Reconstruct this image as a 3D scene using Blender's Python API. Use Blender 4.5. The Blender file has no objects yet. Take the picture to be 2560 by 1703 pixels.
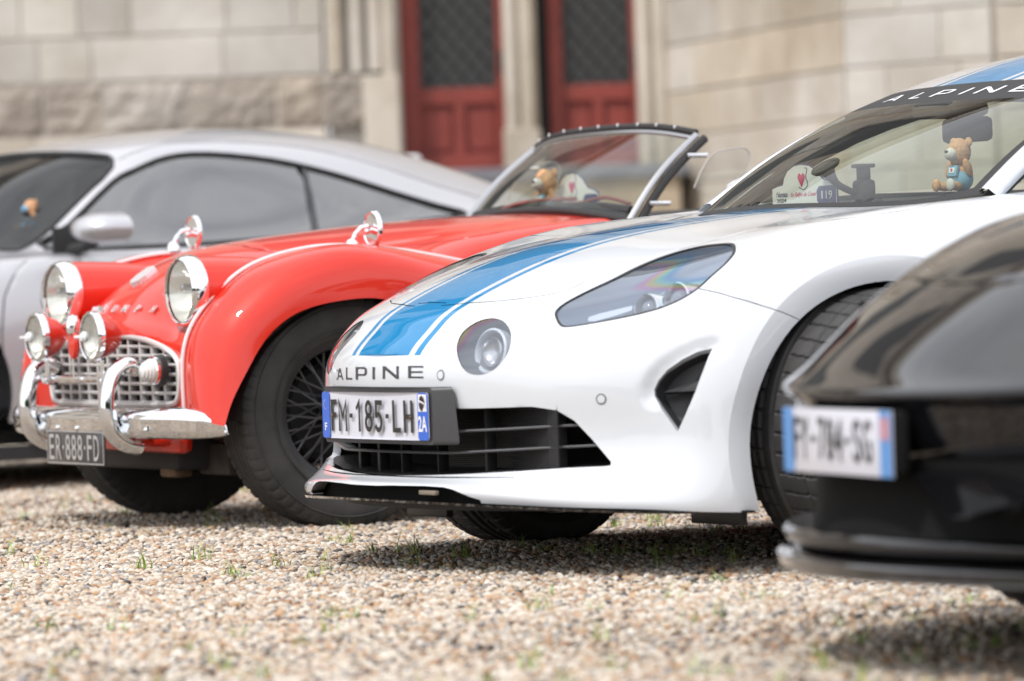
import bpy, bmesh, math, random
import numpy as np
from mathutils import Vector, Matrix
from mathutils.bvhtree import BVHTree
from mathutils.geometry import delaunay_2d_cdt, barycentric_transform, tessellate_polygon

SC = bpy.context.scene
COL = SC.collection
rnd = random.Random(7)

# ------------------------------------------------------------------ camera
FPX, CAMH = 11500.0, 0.70
PITCH, ROLL = 175 / FPX, 0.035
CAMP = np.array([0, 0, CAMH])
_u0 = np.array([0, math.sin(PITCH), math.cos(PITCH)])
CF = np.array([0, math.cos(PITCH), -math.sin(PITCH)])
CR = math.cos(ROLL) * np.array([1., 0, 0]) - math.sin(ROLL) * _u0
CU = math.sin(ROLL) * np.array([1., 0, 0]) + math.cos(ROLL) * _u0
cam_d = bpy.data.cameras.new('camera')
cam = bpy.data.objects.new('camera', cam_d)
COL.objects.link(cam)
cam.matrix_world = Matrix([[CR[0], CU[0], -CF[0], 0], [CR[1], CU[1], -CF[1], 0], [CR[2], CU[2], -CF[2], CAMH], [0, 0, 0, 1]])
cam_d.sensor_width = 36
cam_d.lens = FPX / 2560 * 36
cam_d.clip_start = 0.5
cam_d.clip_end = 2000
cam_d.dof.use_dof = True
cam_d.dof.focus_distance = 11.35
cam_d.dof.aperture_fstop = 3.4
SC.camera = cam

# ------------------------------------------------------------------ world and sun
SUN_EL, SUN_AZ = math.radians(54), math.radians(-140)     # azimuth from +Y (away from camera), negative = left
w = bpy.data.worlds.new("World")
SC.world = w
w.use_nodes = True
nt = w.node_tree
nt.nodes.clear()
out = nt.nodes.new('ShaderNodeOutputWorld')
bg = nt.nodes.new('ShaderNodeBackground')
sky = nt.nodes.new('ShaderNodeTexSky')
sky.sky_type = 'NISHITA'
sky.sun_disc = False
sky.sun_elevation = SUN_EL
sky.sun_rotation = SUN_AZ
sky.dust_density = 2.5
tc = nt.nodes.new('ShaderNodeTexCoord')
mp = nt.nodes.new('ShaderNodeMapping')
mp.inputs['Scale'].default_value = (1.0, 1.0, 2.6)
ns = nt.nodes.new('ShaderNodeTexNoise')
ns.inputs['Scale'].default_value = 2.2
ns.inputs['Detail'].default_value = 7
ns.inputs['Roughness'].default_value = 0.58
cr = nt.nodes.new('ShaderNodeValToRGB')
cr.color_ramp.elements[0].position = 0.30
cr.color_ramp.elements[0].color = (0.55, 0.55, 0.55, 1)
cr.color_ramp.elements[1].position = 0.62
cr.color_ramp.elements[1].color = (0.97, 0.97, 0.97, 1)
cl = nt.nodes.new('ShaderNodeMix')
cl.data_type = 'RGBA'
cl.inputs['B'].default_value = (10.5, 10.6, 11.0, 1)       # bright thin cloud
nt.links.new(tc.outputs['Generated'], mp.inputs['Vector'])
nt.links.new(mp.outputs['Vector'], ns.inputs['Vector'])
nt.links.new(ns.outputs['Fac'], cr.inputs['Fac'])
nt.links.new(cr.outputs['Color'], cl.inputs['Factor'])
nt.links.new(sky.outputs['Color'], cl.inputs['A'])
nt.links.new(cl.outputs['Result'], bg.inputs['Color'])
bg.inputs['Strength'].default_value = 0.132
nt.links.new(bg.outputs['Background'], out.inputs['Surface'])
sl = bpy.data.lights.new('sun', 'SUN')
sun = bpy.data.objects.new('sun', sl)
COL.objects.link(sun)
sl.energy = 2.25
sl.angle = math.radians(3.5)
sl.color = (1.0, 0.965, 0.92)
sd = Vector((math.sin(SUN_AZ) * math.cos(SUN_EL), math.cos(SUN_AZ) * math.cos(SUN_EL), math.sin(SUN_EL)))
sun.rotation_euler = sd.to_track_quat('Z', 'Y').to_euler()
SC.view_settings.view_transform = 'Standard'
SC.view_settings.look = 'None'
SC.view_settings.gamma = 1
SC.view_settings.exposure = 0.20
SC.render.engine = 'CYCLES'
SC.cycles.max_bounces = 10
SC.cycles.transparent_max_bounces = 24
SC.cycles.caustics_reflective = False
SC.cycles.caustics_refractive = False
SC.cycles.sample_clamp_indirect = 6

# ------------------------------------------------------------------ projection helpers (photo pixel -> ray)
def pray(px, py):
    return CF + CR * (px - 1280) / FPX - CU * (py - 851.5) / FPX
def proj(P):
    d = np.asarray(P) - CAMP
    z = d @ CF
    return 1280 + FPX * (d @ CR) / z, 851.5 - FPX * (d @ CU) / z
class Frame:
    "local frame of a car: x forward from the front axle, y towards its left side, z up"
    def __init__(s, deg, ox, oy):
        a = math.radians(deg)
        s.X = np.array([-math.sin(a), -math.cos(a), 0]); s.Y = np.array([math.cos(a), -math.sin(a), 0])
        s.Z = np.array([0, 0, 1.]); s.O = np.array([ox, oy, 0.])
        s.M = Matrix([[s.X[0], s.Y[0], 0, ox], [s.X[1], s.Y[1], 0, oy], [0, 0, 1, 0], [0, 0, 0, 1]])
    def loc(s, P):
        d = np.asarray(P) - s.O
        return np.array([d @ s.X, d @ s.Y, d[2]])
    def dirloc(s, d):
        return np.array([d @ s.X, d @ s.Y, d[2]])
    def _on(s, px, py, n, c):
        d = pray(px, py); o = s.loc(CAMP); dl = s.dirloc(d)
        t = (c - n @ o) / (n @ dl)
        return o + t * dl
    def aty(s, px, py, y): return s._on(px, py, np.array([0, 1., 0]), y)
    def atx(s, px, py, x): return s._on(px, py, np.array([1., 0, 0]), x)
    def atz(s, px, py, z): return s._on(px, py, np.array([0, 0, 1.]), z)

# ------------------------------------------------------------------ materials
def newmat(name):
    m = bpy.data.materials.new(name); m.use_nodes = True
    return m, m.node_tree, m.node_tree.nodes['Principled BSDF']
def pmat(name, col, rough=0.5, metal=0.0, coat=0.0, spec=0.5, noise=None, bump=None, coat_rough=0.03, alpha=None):
    m, t, b = newmat(name)
    b.inputs['Base Color'].default_value = (*col, 1)
    b.inputs['Roughness'].default_value = rough
    b.inputs['Metallic'].default_value = metal
    b.inputs['Coat Weight'].default_value = coat
    b.inputs['Coat Roughness'].default_value = coat_rough
    b.inputs['Specular IOR Level'].default_value = spec
    if noise:
        sc, amt = noise
        n = t.nodes.new('ShaderNodeTexNoise'); n.inputs['Scale'].default_value = sc; n.inputs['Detail'].default_value = 6
        r = t.nodes.new('ShaderNodeValToRGB')
        r.color_ramp.elements[0].position = .3; r.color_ramp.elements[1].position = .7
        r.color_ramp.elements[0].color = (*[c * (1 - amt) for c in col], 1)
        r.color_ramp.elements[1].color = (*[min(1, c * (1 + amt)) for c in col], 1)
        c = t.nodes.new('ShaderNodeTexCoord')
        t.links.new(c.outputs['Object'], n.inputs['Vector']); t.links.new(n.outputs['Fac'], r.inputs['Fac'])
        t.links.new(r.outputs['Color'], b.inputs['Base Color'])
    if bump:
        sc, st, dist = bump
        n = t.nodes.new('ShaderNodeTexNoise'); n.inputs['Scale'].default_value = sc; n.inputs['Detail'].default_value = 4
        c = t.nodes.new('ShaderNodeTexCoord'); t.links.new(c.outputs['Object'], n.inputs['Vector'])
        bp = t.nodes.new('ShaderNodeBump'); bp.inputs['Strength'].default_value = st; bp.inputs['Distance'].default_value = dist
        t.links.new(n.outputs['Fac'], bp.inputs['Height']); t.links.new(bp.outputs['Normal'], b.inputs['Normal'])
    return m
def schlick(t, ior, sock):
    "two-sided Fresnel for thin panes"
    lw = t.nodes.new('ShaderNodeLayerWeight'); lw.inputs['Blend'].default_value = .5
    pw_ = t.nodes.new('ShaderNodeMath'); pw_.operation = 'POWER'; pw_.inputs[1].default_value = 5
    mr_ = t.nodes.new('ShaderNodeMapRange'); f0 = ((ior - 1) / (ior + 1)) ** 2 * 1.8
    mr_.inputs['To Min'].default_value = f0; mr_.inputs['To Max'].default_value = 1
    t.links.new(lw.outputs['Facing'], pw_.inputs[0]); t.links.new(pw_.outputs[0], mr_.inputs['Value']); t.links.new(mr_.outputs[0], sock)
def glassmat(name, tint=(.8, .85, .82), ior=1.5, rough=0.0, bumpy=None):
    m, t, b = newmat(name)
    t.nodes.remove(b)
    o = t.nodes['Material Output']
    tr = t.nodes.new('ShaderNodeBsdfTransparent'); tr.inputs['Color'].default_value = (*tint, 1)
    gl = t.nodes.new('ShaderNodeBsdfGlossy'); gl.inputs['Roughness'].default_value = rough
    mx = t.nodes.new('ShaderNodeMixShader')
    schlick(t, ior, mx.inputs['Fac']); t.links.new(tr.outputs[0], mx.inputs[1]); t.links.new(gl.outputs[0], mx.inputs[2])
    t.links.new(mx.outputs[0], o.inputs['Surface'])
    if bumpy:
        n = t.nodes.new('ShaderNodeTexNoise'); n.inputs['Scale'].default_value = bumpy[0]
        c = t.nodes.new('ShaderNodeTexCoord'); t.links.new(c.outputs['Object'], n.inputs['Vector'])
        bp = t.nodes.new('ShaderNodeBump'); bp.inputs['Strength'].default_value = bumpy[1]; bp.inputs['Distance'].default_value = .01
        t.links.new(n.outputs['Fac'], bp.inputs['Height']); t.links.new(bp.outputs['Normal'], gl.inputs['Normal'])
    return m
M = {}
def defmats():
    M['white'] = pmat('white_paint', (.63, .655, .69), .35, coat=1.0, coat_rough=.02, spec=.2)
    M['blue'] = pmat('blue_stripe_paint', (.0, .19, .42), .4, coat=1.0, coat_rough=.02, spec=0)
    M['gap'] = pmat('shut_line_dark', (.17, .18, .20), .6)
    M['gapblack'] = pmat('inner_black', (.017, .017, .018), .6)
    M['blackplastic'] = pmat('black_plastic', (.022, .022, .023), .42, bump=(900, .15, .0006))
    M['greyplastic'] = pmat('dark_grey_plastic', (.05, .05, .053), .42)
    M['gloss_black'] = pmat('gloss_black', (.012, .012, .013), .12, coat=1)
    M['tyre'] = pmat('tyre_rubber', (.042, .041, .041), .68, noise=(14, .35), bump=(300, .3, .0008))
    M['oldtyre'] = pmat('dusty_tyre_rubber', (.048, .046, .044), .8, noise=(9, .35), bump=(260, .3, .001))
    M['wheelgrey'] = pmat('grey_alloy', (.16, .16, .17), .35, metal=.9)
    M['darkmetal'] = pmat('dark_wheel_paint', (.03, .03, .032), .4)
    M['chrome'] = pmat('chrome', (.86, .87, .88), .045, metal=1)
    M['satin'] = pmat('satin_alloy', (.50, .50, .51), .28, metal=1)
    M['alu'] = pmat('aluminium_grille', (.74, .73, .72), .3, metal=.45)
    M['red'] = pmat('red_paint', (.66, .028, .012), .4, coat=1, coat_rough=.02, spec=.12)
    M['silver'] = pmat('silver_paint', (.50, .50, .525), .36, metal=.45, coat=1, coat_rough=.03)
    M['black'] = pmat('black_paint', (.005, .005, .006), .3, coat=1, coat_rough=.02, spec=.0)
    M['platewhite'] = pmat('plate_white', (.64, .65, .72), .25, coat=.4, noise=(9, .015))
    M['plateblue'] = pmat('plate_blue', (.02, .12, .60), .25, coat=.5)
    M['ink'] = pmat('black_ink', (.014, .014, .014), .35)
    M['graphite'] = pmat('graphite_lettering', (.045, .045, .05), .4)
    M['whiteink'] = pmat('white_ink', (.80, .80, .82), .4)
    M['oldwhite'] = pmat('aged_white_lettering', (.42, .40, .38), .5)
    M['oldblack'] = pmat('aged_black_plate', (.03, .03, .035), .35, coat=.5)
    M['glass'] = glassmat('windscreen_glass', (.80, .84, .76), 1.52)
    M['sideglass'] = glassmat('side_glass', (.80, .85, .80), 1.5)
    M['darkglass'] = glassmat('tinted_glass', (.13, .14, .155), 2.5)
    M['clearglass'] = glassmat('clear_lens', (.92, .94, .95), 1.45)
    M['rust'] = pmat('rusty_metal', (.16, .10, .06), .8, noise=(20, .5))
    M['cabin'] = pmat('cabin_black', (.028, .028, .029), .75)
    M['fur'] = pmat('tan_plush', (.60, .34, .18), .95, noise=(60, .3), bump=(220, .9, .004))
    M['furpale'] = pmat('pale_plush', (.62, .61, .60), .95, bump=(220, .8, .003))
    M['denim'] = pmat('light_blue_cloth', (.20, .42, .62), .85, bump=(400, .5, .001))
    M['navy'] = pmat('navy_print', (.03, .045, .17), .5)
    M['pink'] = pmat('crimson_print', (.60, .03, .16), .5)
    M['card'] = pmat('white_card', (.76, .77, .79), .45)
defmats()
M['gapred'] = pmat('shut_line_red', (.10, .012, .01), .6)
M['beading'] = pmat('pale_beading', (.78, .66, .66), .3)
M['whitepaint'] = pmat('white_plastic', (.75, .76, .78), .35)
M['rustdark'] = pmat('dark_dirty_steel', (.05, .042, .035), .8, noise=(14, .5))
M['spoke'] = pmat('black_wire_spokes', (.085, .085, .09), .35)
M['tan_bracket'] = pmat('tan_bracket', (.22, .18, .14), .6)
M['black'].node_tree.nodes['Principled BSDF'].inputs['Coat IOR'].default_value = 1.58
M['slatgrey'] = pmat('slat_grey', (.13, .13, .135), .35)
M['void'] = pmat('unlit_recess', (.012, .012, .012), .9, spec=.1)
M['frost'] = pmat('frosted_lens', (.72, .72, .70), .22, coat=.6)
M['badge'] = pmat('silver_badge', (.80, .80, .82), .2, metal=.5)
M['wsdark'] = glassmat('shaded_windscreen', (.30, .33, .33), 1.6)
M['plateblue2'] = pmat('light_plate_blue', (.09, .27, .60), .3)
M['pinkpale'] = pmat('pale_red_print', (.55, .25, .28), .4)
M['ochre'] = pmat('yellow_print', (.70, .55, .15), .4)
M['projector'] = pmat('projector_glass', (.16, .18, .22), .05, coat=1)
M['whiteplastic'] = pmat('pale_lamp_plastic', (.62, .65, .70), .3)
M['wiper'] = pmat('wiper_red_reflecting', (.30, .10, .09), .35, metal=.5)

# ------------------------------------------------------------------ object helpers
def prep(o, parent=None, label=None, cat=None, group=None, kind=None):
    if parent is not None: o.parent = parent
    if label: o['label'] = label
    if cat: o['category'] = cat
    if group: o['group'] = group
    if kind: o['kind'] = kind
    return o
def empty(name, mat4=None, **k):
    o = bpy.data.objects.new(name, None); COL.objects.link(o); o.empty_display_size = .1
    if mat4 is not None: o.matrix_world = mat4
    return prep(o, **k)
def meshobj(name, verts, faces, mat, smooth=True, fmat=None, sharp=None, **k):
    me = bpy.data.meshes.new(name)
    me.from_pydata([tuple(map(float, v)) for v in verts], [], [tuple(int(i) for i in f) for f in faces])
    for m in (mat if isinstance(mat, (list, tuple)) else [mat]): me.materials.append(m)
    if fmat is not None: me.polygons.foreach_set('material_index', list(map(int, fmat)))
    if smooth: me.polygons.foreach_set('use_smooth', [True] * len(me.polygons))
    if sharp: me.set_sharp_from_angle(angle=math.radians(sharp))
    me.update()
    o = bpy.data.objects.new(name, me); COL.objects.link(o)
    return prep(o, **k)
class MB:
    "collects simple shapes into one mesh"
    def __init__(s): s.v = []; s.f = []; s.m = []
    def add(s, v, f, mi=0):
        b = len(s.v); s.v += [tuple(map(float, p)) for p in v]; s.f += [tuple(i + b for i in q) for q in f]; s.m += [mi] * len(f); return s
    def box(s, c, d, R=None, mi=0, bev=0):
        c = np.array(c, float); h = np.array(d, float) / 2
        if bev:
            b = min(bev, *(h * .9)); vs = []; bm = bmesh.new(); bmesh.ops.create_cube(bm, size=2)
            for v in bm.verts: v.co = Vector((v.co.x * h[0], v.co.y * h[1], v.co.z * h[2]))
            bmesh.ops.bevel(bm, geom=bm.edges[:], offset=b, segments=2, affect='EDGES', profile=.5)
            vs = np.array([v.co[:] for v in bm.verts]); bm.verts.index_update(); fs = [tuple(v.index for v in f.verts) for f in bm.faces]; bm.free()
        else:
            vs = np.array([(x * h[0], y * h[1], z * h[2]) for x in (-1, 1) for y in (-1, 1) for z in (-1, 1)])
            fs = [(0, 1, 3, 2), (4, 6, 7, 5), (0, 4, 5, 1), (2, 3, 7, 6), (0, 2, 6, 4), (1, 5, 7, 3)]
        if R is not None: vs = vs @ np.array(R).T
        return s.add(vs + c, fs, mi)
    def tube(s, pts, r, n=8, mi=0, cap=True, closed=False):
        pts = [np.array(p, float) for p in pts]; N = len(pts); rs = r if hasattr(r, '__len__') else [r] * N
        vs = []; fs = []; up = None
        for i, p in enumerate(pts):
            t = (pts[(i + 1) % N] - pts[i - 1]) if closed else (pts[min(i + 1, N - 1)] - pts[max(i - 1, 0)])
            t = t / (np.linalg.norm(t) + 1e-12)
            if up is None:
                up = np.array([0, 0, 1.]) if abs(t[2]) < .9 else np.array([1., 0, 0])
            up = up - t * (up @ t); up /= np.linalg.norm(up) + 1e-12; sd_ = np.cross(t, up)
            for k in range(n):
                a = 2 * math.pi * k / n; vs.append(p + rs[i] * (math.cos(a) * up + math.sin(a) * sd_))
        for i in range(N if closed else N - 1):
            j = (i + 1) % N
            for k in range(n): fs.append((i * n + k, i * n + (k + 1) % n, j * n + (k + 1) % n, j * n + k))
        if cap and not closed:
            fs.append(tuple(range(n))[::-1]); fs.append(tuple((N - 1) * n + k for k in range(n)))
        return s.add(vs, fs, mi)
    def lathe(s, prof, n=32, axis=None, center=(0, 0, 0), mi=0, sx=1, sy=1, closed=False):
        "profile [(r, h)] about an axis given as three basis vectors (e1, e2, axis)"
        e1, e2, ax = [np.array(a, float) for a in (axis or ((1, 0, 0), (0, 1, 0), (0, 0, 1)))]
        c = np.array(center, float); vs = []; P = len(prof)
        for k in range(n):
            a = 2 * math.pi * k / n; d = sx * math.cos(a) * e1 + sy * math.sin(a) * e2
            for r, h in prof: vs.append(c + r * d + h * ax)
        fs = []
        for k in range(n):
            j = (k + 1) % n
            for i in range(P if closed else P - 1):
                q = (i + 1) % P
                fs.append((k * P + i, k * P + q, j * P + q, j * P + i))
        return s.add(vs, fs, mi)
    def prism(s, poly, o, e1, e2, ax, d, mi=0):
        "2-D polygon (a,b) -> o + a e1 + b e2, extruded d along ax"
        o, e1, e2, ax = [np.array(a, float) for a in (o, e1, e2, ax)]
        n = len(poly); A = [o + a * e1 + b * e2 for a, b in poly]; B = [p + ax * d for p in A]
        tri = tessellate_polygon([[Vector((a, b, 0)) for a, b in poly]])
        fs = [t for t in tri] + [tuple(i + n for i in reversed(t)) for t in tri] + [(i, (i + 1) % n, (i + 1) % n + n, i + n) for i in range(n)]
        return s.add(A + B, fs, mi)
    def build(s, name, mat, smooth=True, sharp=35, **k):
        me_f = s.m
        o = meshobj(name, s.v, s.f, mat, smooth, me_f, **k)
        bm = bmesh.new(); bm.from_mesh(o.data); bmesh.ops.recalc_face_normals(bm, faces=bm.faces[:]); bm.to_mesh(o.data); bm.free()
        if smooth and sharp: o.data.set_sharp_from_angle(angle=math.radians(sharp))
        return o

def gridmesh(A, closed_v=False):
    n, m = A.shape[:2]; vs = A.reshape(-1, 3).tolist()
    return vs, [(i * m + j, i * m + j + 1, i * m + m + j + 1, i * m + m + j) for i in range(n - 1) for j in range(m - 1)]
def catmull(P, n=8, closed=False):
    P = [np.array(p, float) for p in P]; N = len(P); out_ = []
    for i in range(N if closed else N - 1):
        if closed: a, b, c, d = P[i - 1], P[i], P[(i + 1) % N], P[(i + 2) % N]
        else: a, b, c, d = P[max(i - 1, 0)], P[i], P[i + 1], P[min(i + 2, N - 1)]
        for k in range(n):
            t = k / n
            out_.append(.5 * ((2 * b) + (c - a) * t + (2 * a - 5 * b + 4 * c - d) * t * t + (3 * b - a - 3 * c + d) * t ** 3))
    if not closed: out_.append(P[-1])
    return np.array(out_)

# ------------------------------------------------------------------ spline surface with cut regions
def _coef(A):
    "interpolating uniform cubic B-spline coefficients with natural ends along axis 0 -> N+2"
    N = A.shape[0]; Mx = np.zeros((N + 2, N + 2)); rhs = np.zeros((N + 2,) + A.shape[1:])
    for i in range(N): Mx[i + 1, i:i + 3] = (1 / 6, 4 / 6, 1 / 6); rhs[i + 1] = A[i]
    Mx[0, 0:3] = (1, -2, 1); Mx[-1, -3:] = (1, -2, 1)
    return np.linalg.solve(Mx, rhs.reshape(N + 2, -1)).reshape((N + 2,) + A.shape[1:])
class Surf:
    def __init__(s, rows, mirror=True):
        A = np.array(rows, float)
        s.mirror = mirror
        if mirror:
            B = A[:, 1:][:, ::-1].copy(); B[..., 1] *= -1; A = np.concatenate([B, A], 1); s.v0 = -(np.array(rows).shape[1] - 1)
        else: s.v0 = 0
        s.R, s.C = A.shape[0], A.shape[1]; s.v1 = s.v0 + s.C - 1
        c = _coef(A); c = np.swapaxes(_coef(np.swapaxes(c, 0, 1)), 0, 1); s.c = c
        s.bvh = None
    def __call__(s, u, v):
        u = np.clip(np.asarray(u, float), 0, s.R - 1); v = np.clip(np.asarray(v, float) - s.v0, 0, s.C - 1)
        iu = np.minimum(u.astype(int), s.R - 2); iv = np.minimum(v.astype(int), s.C - 2); fu = u - iu; fv = v - iv
        def bs(t): return [(1 - t) ** 3 / 6, (3 * t ** 3 - 6 * t ** 2 + 4) / 6, (-3 * t ** 3 + 3 * t ** 2 + 3 * t + 1) / 6, t ** 3 / 6]
        bu, bv = bs(fu), bs(fv); P = 0
        for a in range(4):
            for b in range(4): P = P + (bu[a] * bv[b])[..., None] * s.c[iu + a, iv + b]
        return P
    def normal(s, u, v, e=.02):
        d = s(np.asarray(u) + e, v) - s(np.asarray(u) - e, v); f = s(u, np.asarray(v) + e) - s(u, np.asarray(v) - e)
        n = np.cross(f, d); return n / (np.linalg.norm(n, axis=-1, keepdims=True) + 1e-12)
    def prepare(s, k=10):
        nu, nv = (s.R - 1) * k + 1, (s.C - 1) * k + 1
        U, V = np.meshgrid(np.linspace(0, s.R - 1, nu), np.linspace(s.v0, s.v1, nv), indexing='ij'); s.GU, s.GV = U, V
        s.GP = s(U, V); vs = [Vector(p) for p in s.GP.reshape(-1, 3)]; tr = []; s.tuv = []
        for i in range(nu - 1):
            for j in range(nv - 1):
                a = i * nv + j; tr += [(a, a + 1, a + nv + 1), (a, a + nv + 1, a + nv)]
        s.tr = tr; s.vs = vs; s.uvf = np.stack([U.ravel(), V.ravel()], 1)
        s.bvh = BVHTree.FromPolygons(vs, tr)
    def cast(s, o, d):
        if s.bvh is None: s.prepare()
        loc, n, i, dist = s.bvh.ray_cast(Vector(o), Vector(d).normalized())
        if loc is None:
            loc, n, i, dist = s._closest_ray(o, d)
        a, b, c = s.tr[i]
        q = barycentric_transform(loc, s.vs[a], s.vs[b], s.vs[c], *[Vector((*s.uvf[k], 0)) for k in (a, b, c)])
        return q.x, q.y
    def _closest_ray(s, o, d):
        d = np.array(d) / np.linalg.norm(d); o = np.array(o); best = None
        G = s.GP.reshape(-1, 3); t = (G - o) @ d; D = np.linalg.norm(G - o - t[:, None] * d, axis=1); k = int(D.argmin())
        return s.bvh.find_nearest(Vector(G[k]))
    def pick(s, fr, px, py):
        return s.cast(fr.loc(CAMP), fr.dirloc(pray(px, py)))
    def picks(s, fr, pts): return [s.pick(fr, *p) for p in pts]
    def v_at_y(s, u, y):
        vv = np.linspace(0, s.v1, 400); P = s(np.full(400, float(u)), vv)[:, 1]
        k = int(np.argmax(P > abs(y))) if (P > abs(y)).any() else 399
        if k == 0: return 0.
        t = (abs(y) - P[k - 1]) / (P[k] - P[k - 1]); v = vv[k - 1] + t * (vv[1] - vv[0])
        return v if y >= 0 else -v
def pip(P, poly):
    x, y = P[:, 0], P[:, 1]; ins = np.zeros(len(P), bool); n = len(poly)
    for i in range(n):
        x1, y1 = poly[i]; x2, y2 = poly[i - 1]
        if y1 == y2: continue
        c = ((y1 > y) != (y2 > y)) & (x < (x2 - x1) * (y - y1) / (y2 - y1) + x1); ins ^= c
    return ins
def ribbon(S, uv, wdt):
    "thin closed polygon of width wdt (metres) round an open uv polyline"
    uv = np.array(uv); P = S(uv[:, 0], uv[:, 1]); L = []; Rr = []
    for i in range(len(uv)):
        a, b = max(i - 1, 0), min(i + 1, len(uv) - 1)
        t = uv[b] - uv[a]; t = t / (np.linalg.norm(t) + 1e-12); nrm = np.array([-t[1], t[0]])
        e = .01; q = S(*(uv[i] + nrm * e)) - S(*(uv[i] - nrm * e)); sc = np.linalg.norm(q) / (2 * e)
        L.append(uv[i] + nrm * wdt / 2 / sc); Rr.append(uv[i] - nrm * wdt / 2 / sc)
    return np.array(L + Rr[::-1])
def mirror_uv(poly): p = np.array(poly, float).copy(); p[:, 1] *= -1; return p
def skin(S, nu, nv, regions, disp=None, urange=None, vrange=None, extra=None):
    """regions: list of (key, polygon_uv); later ones win. Returns {key: (verts, tris)} for each key plus 'base'."""
    u0, u1 = urange or (0, S.R - 1); v0, v1 = vrange or (S.v0, S.v1)
    us, vs = np.linspace(u0, u1, nu), np.linspace(v0, v1, nv); du = (us[1] - us[0]); dv = vs[1] - vs[0]
    U, V = np.meshgrid(us, vs, indexing='ij'); G = np.stack([U.ravel(), V.ravel()], 1)
    if extra is not None: G = np.concatenate([G, extra])
    pts = []; edges = []
    for key, poly in regions:
        poly = np.array(poly, float); poly[:, 0] = np.clip(poly[:, 0], u0, u1); poly[:, 1] = np.clip(poly[:, 1], v0, v1)
        b = len(pts); n = len(poly); pts += [tuple(p) for p in poly]; edges += [(b + i, b + (i + 1) % n) for i in range(n)]
    # drop grid points that sit almost on an outline
    if pts:
        Q = np.array(pts); keep = np.ones(len(G), bool); sc = np.array([1 / du, 1 / dv])
        for q in Q:
            d = np.abs((G - q) * sc).max(1); near = d < .22; keep &= ~near
        onb = (G[:, 0] <= u0 + 1e-9) | (G[:, 0] >= u1 - 1e-9) | (G[:, 1] <= v0 + 1e-9) | (G[:, 1] >= v1 - 1e-9)
        G = G[keep | onb]
    b = len(pts); allp = pts + [tuple(g) for g in G]
    kk = np.array([50., 50.])
    res = delaunay_2d_cdt([Vector((p[0], p[1])) for p in allp], edges, [], 0, 1e-6)
    vuv = np.array([(v.x, v.y) for v in res[0]]); tris = np.array([f for f in res[2]])
    cen = vuv[tris].mean(1); lab = np.zeros(len(tris), int)
    for i, (key, poly) in enumerate(regions): lab[pip(cen, np.array(poly))] = i + 1
    P = S(vuv[:, 0], vuv[:, 1])
    if disp is not None: P = disp(P, vuv, S)
    outd = {}; keys = ['base'] + [r[0] for r in regions]
    for key in set(keys):
        ids = [i for i, k in enumerate(keys) if k == key]
        t = tris[np.isin(lab, ids)]
        if len(t) == 0: continue
        used = np.unique(t); mp_ = -np.ones(len(vuv), int); mp_[used] = np.arange(len(used))
        outd[key] = (P[used], mp_[t], vuv[used])
    return outd
def wall(S, poly, depth, disp=None, inset=0.0, du=0, vrange_clip=None, closed=True, d3=None):
    "strip going inwards from a uv outline"
    poly = np.array(poly, float); P = S(poly[:, 0], poly[:, 1])
    if disp is not None: P = disp(P, poly, S)
    N = S.normal(poly[:, 0], poly[:, 1]); n = len(poly)
    c = P.mean(0)
    Q = P - N * depth if d3 is None else P + np.array(d3) * depth
    Q = Q + (c - P) * inset
    v = np.concatenate([P, Q]); f = [(i, (i + 1) % n, (i + 1) % n + n, i + n) for i in range(n if closed else n - 1)]
    return v, f

# ------------------------------------------------------------------ lettering
def text_geo(txt, ext=0.0, bold=0.0):
    cu = bpy.data.curves.new('t', 'FONT'); cu.body = txt; cu.size = 1; cu.offset = bold; cu.resolution_u = 3
    o = bpy.data.objects.new('t', cu); me = bpy.data.meshes.new_from_object(o)
    v = np.array([q.co[:] for q in me.vertices]); f = [tuple(p.vertices) for p in me.polygons]
    bpy.data.objects.remove(o); bpy.data.meshes.remove(me); bpy.data.curves.remove(cu)
    mn, mx = v.min(0), v.max(0); v = (v - mn) / np.maximum(mx - mn, 1e-6)
    return v[:, :2], f
GL = {
 'A': ([(0, 0), (.40, 1), (.60, 1), (1, 0), (.84, 0), (.755, .21), (.245, .21), (.16, 0)], [(.5, .83), (.315, .38), (.685, .38)]),
 'L': ([(0, 0), (0, 1), (.22, 1), (.22, .14), (1, .14), (1, 0)], None),
 'P': ([(0, 0), (0, 1), (.78, 1), (.93, .93), (1, .80), (1, .52), (.93, .38), (.78, .31), (.2, .31), (.2, 0)], [(.2, .86), (.2, .45), (.74, .45), (.80, .52), (.80, .80), (.74, .86)]),
 'I': ([(0, 0), (0, 1), (1, 1), (1, 0)], None),
 'N': ([(0, 0), (0, 1), (.17, 1), (.85, .27), (.85, 1), (1, 1), (1, 0), (.83, 0), (.15, .73), (.15, 0)], None),
 'E': ([(0, 0), (0, 1), (1, 1), (1, .86), (.19, .86), (.19, .57), (.96, .57), (.96, .43), (.19, .43), (.19, .14), (1, .14), (1, 0)], None)}
def glyph(ch):
    o, h = GL[ch]; loops = [[Vector((a, b, 0)) for a, b in o]]
    if h: loops.append([Vector((a, b, 0)) for a, b in h])
    return [(a, b) for a, b in o] + ([(a, b) for a, b in h] if h else []), tessellate_polygon(loops)
def decal(fn, shapes, name, mat, **k):
    mb = MB()
    for v, f in shapes: mb.add([fn(a, b) for a, b in v], f)
    return mb.build(name, mat, smooth=False, **k)

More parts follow.
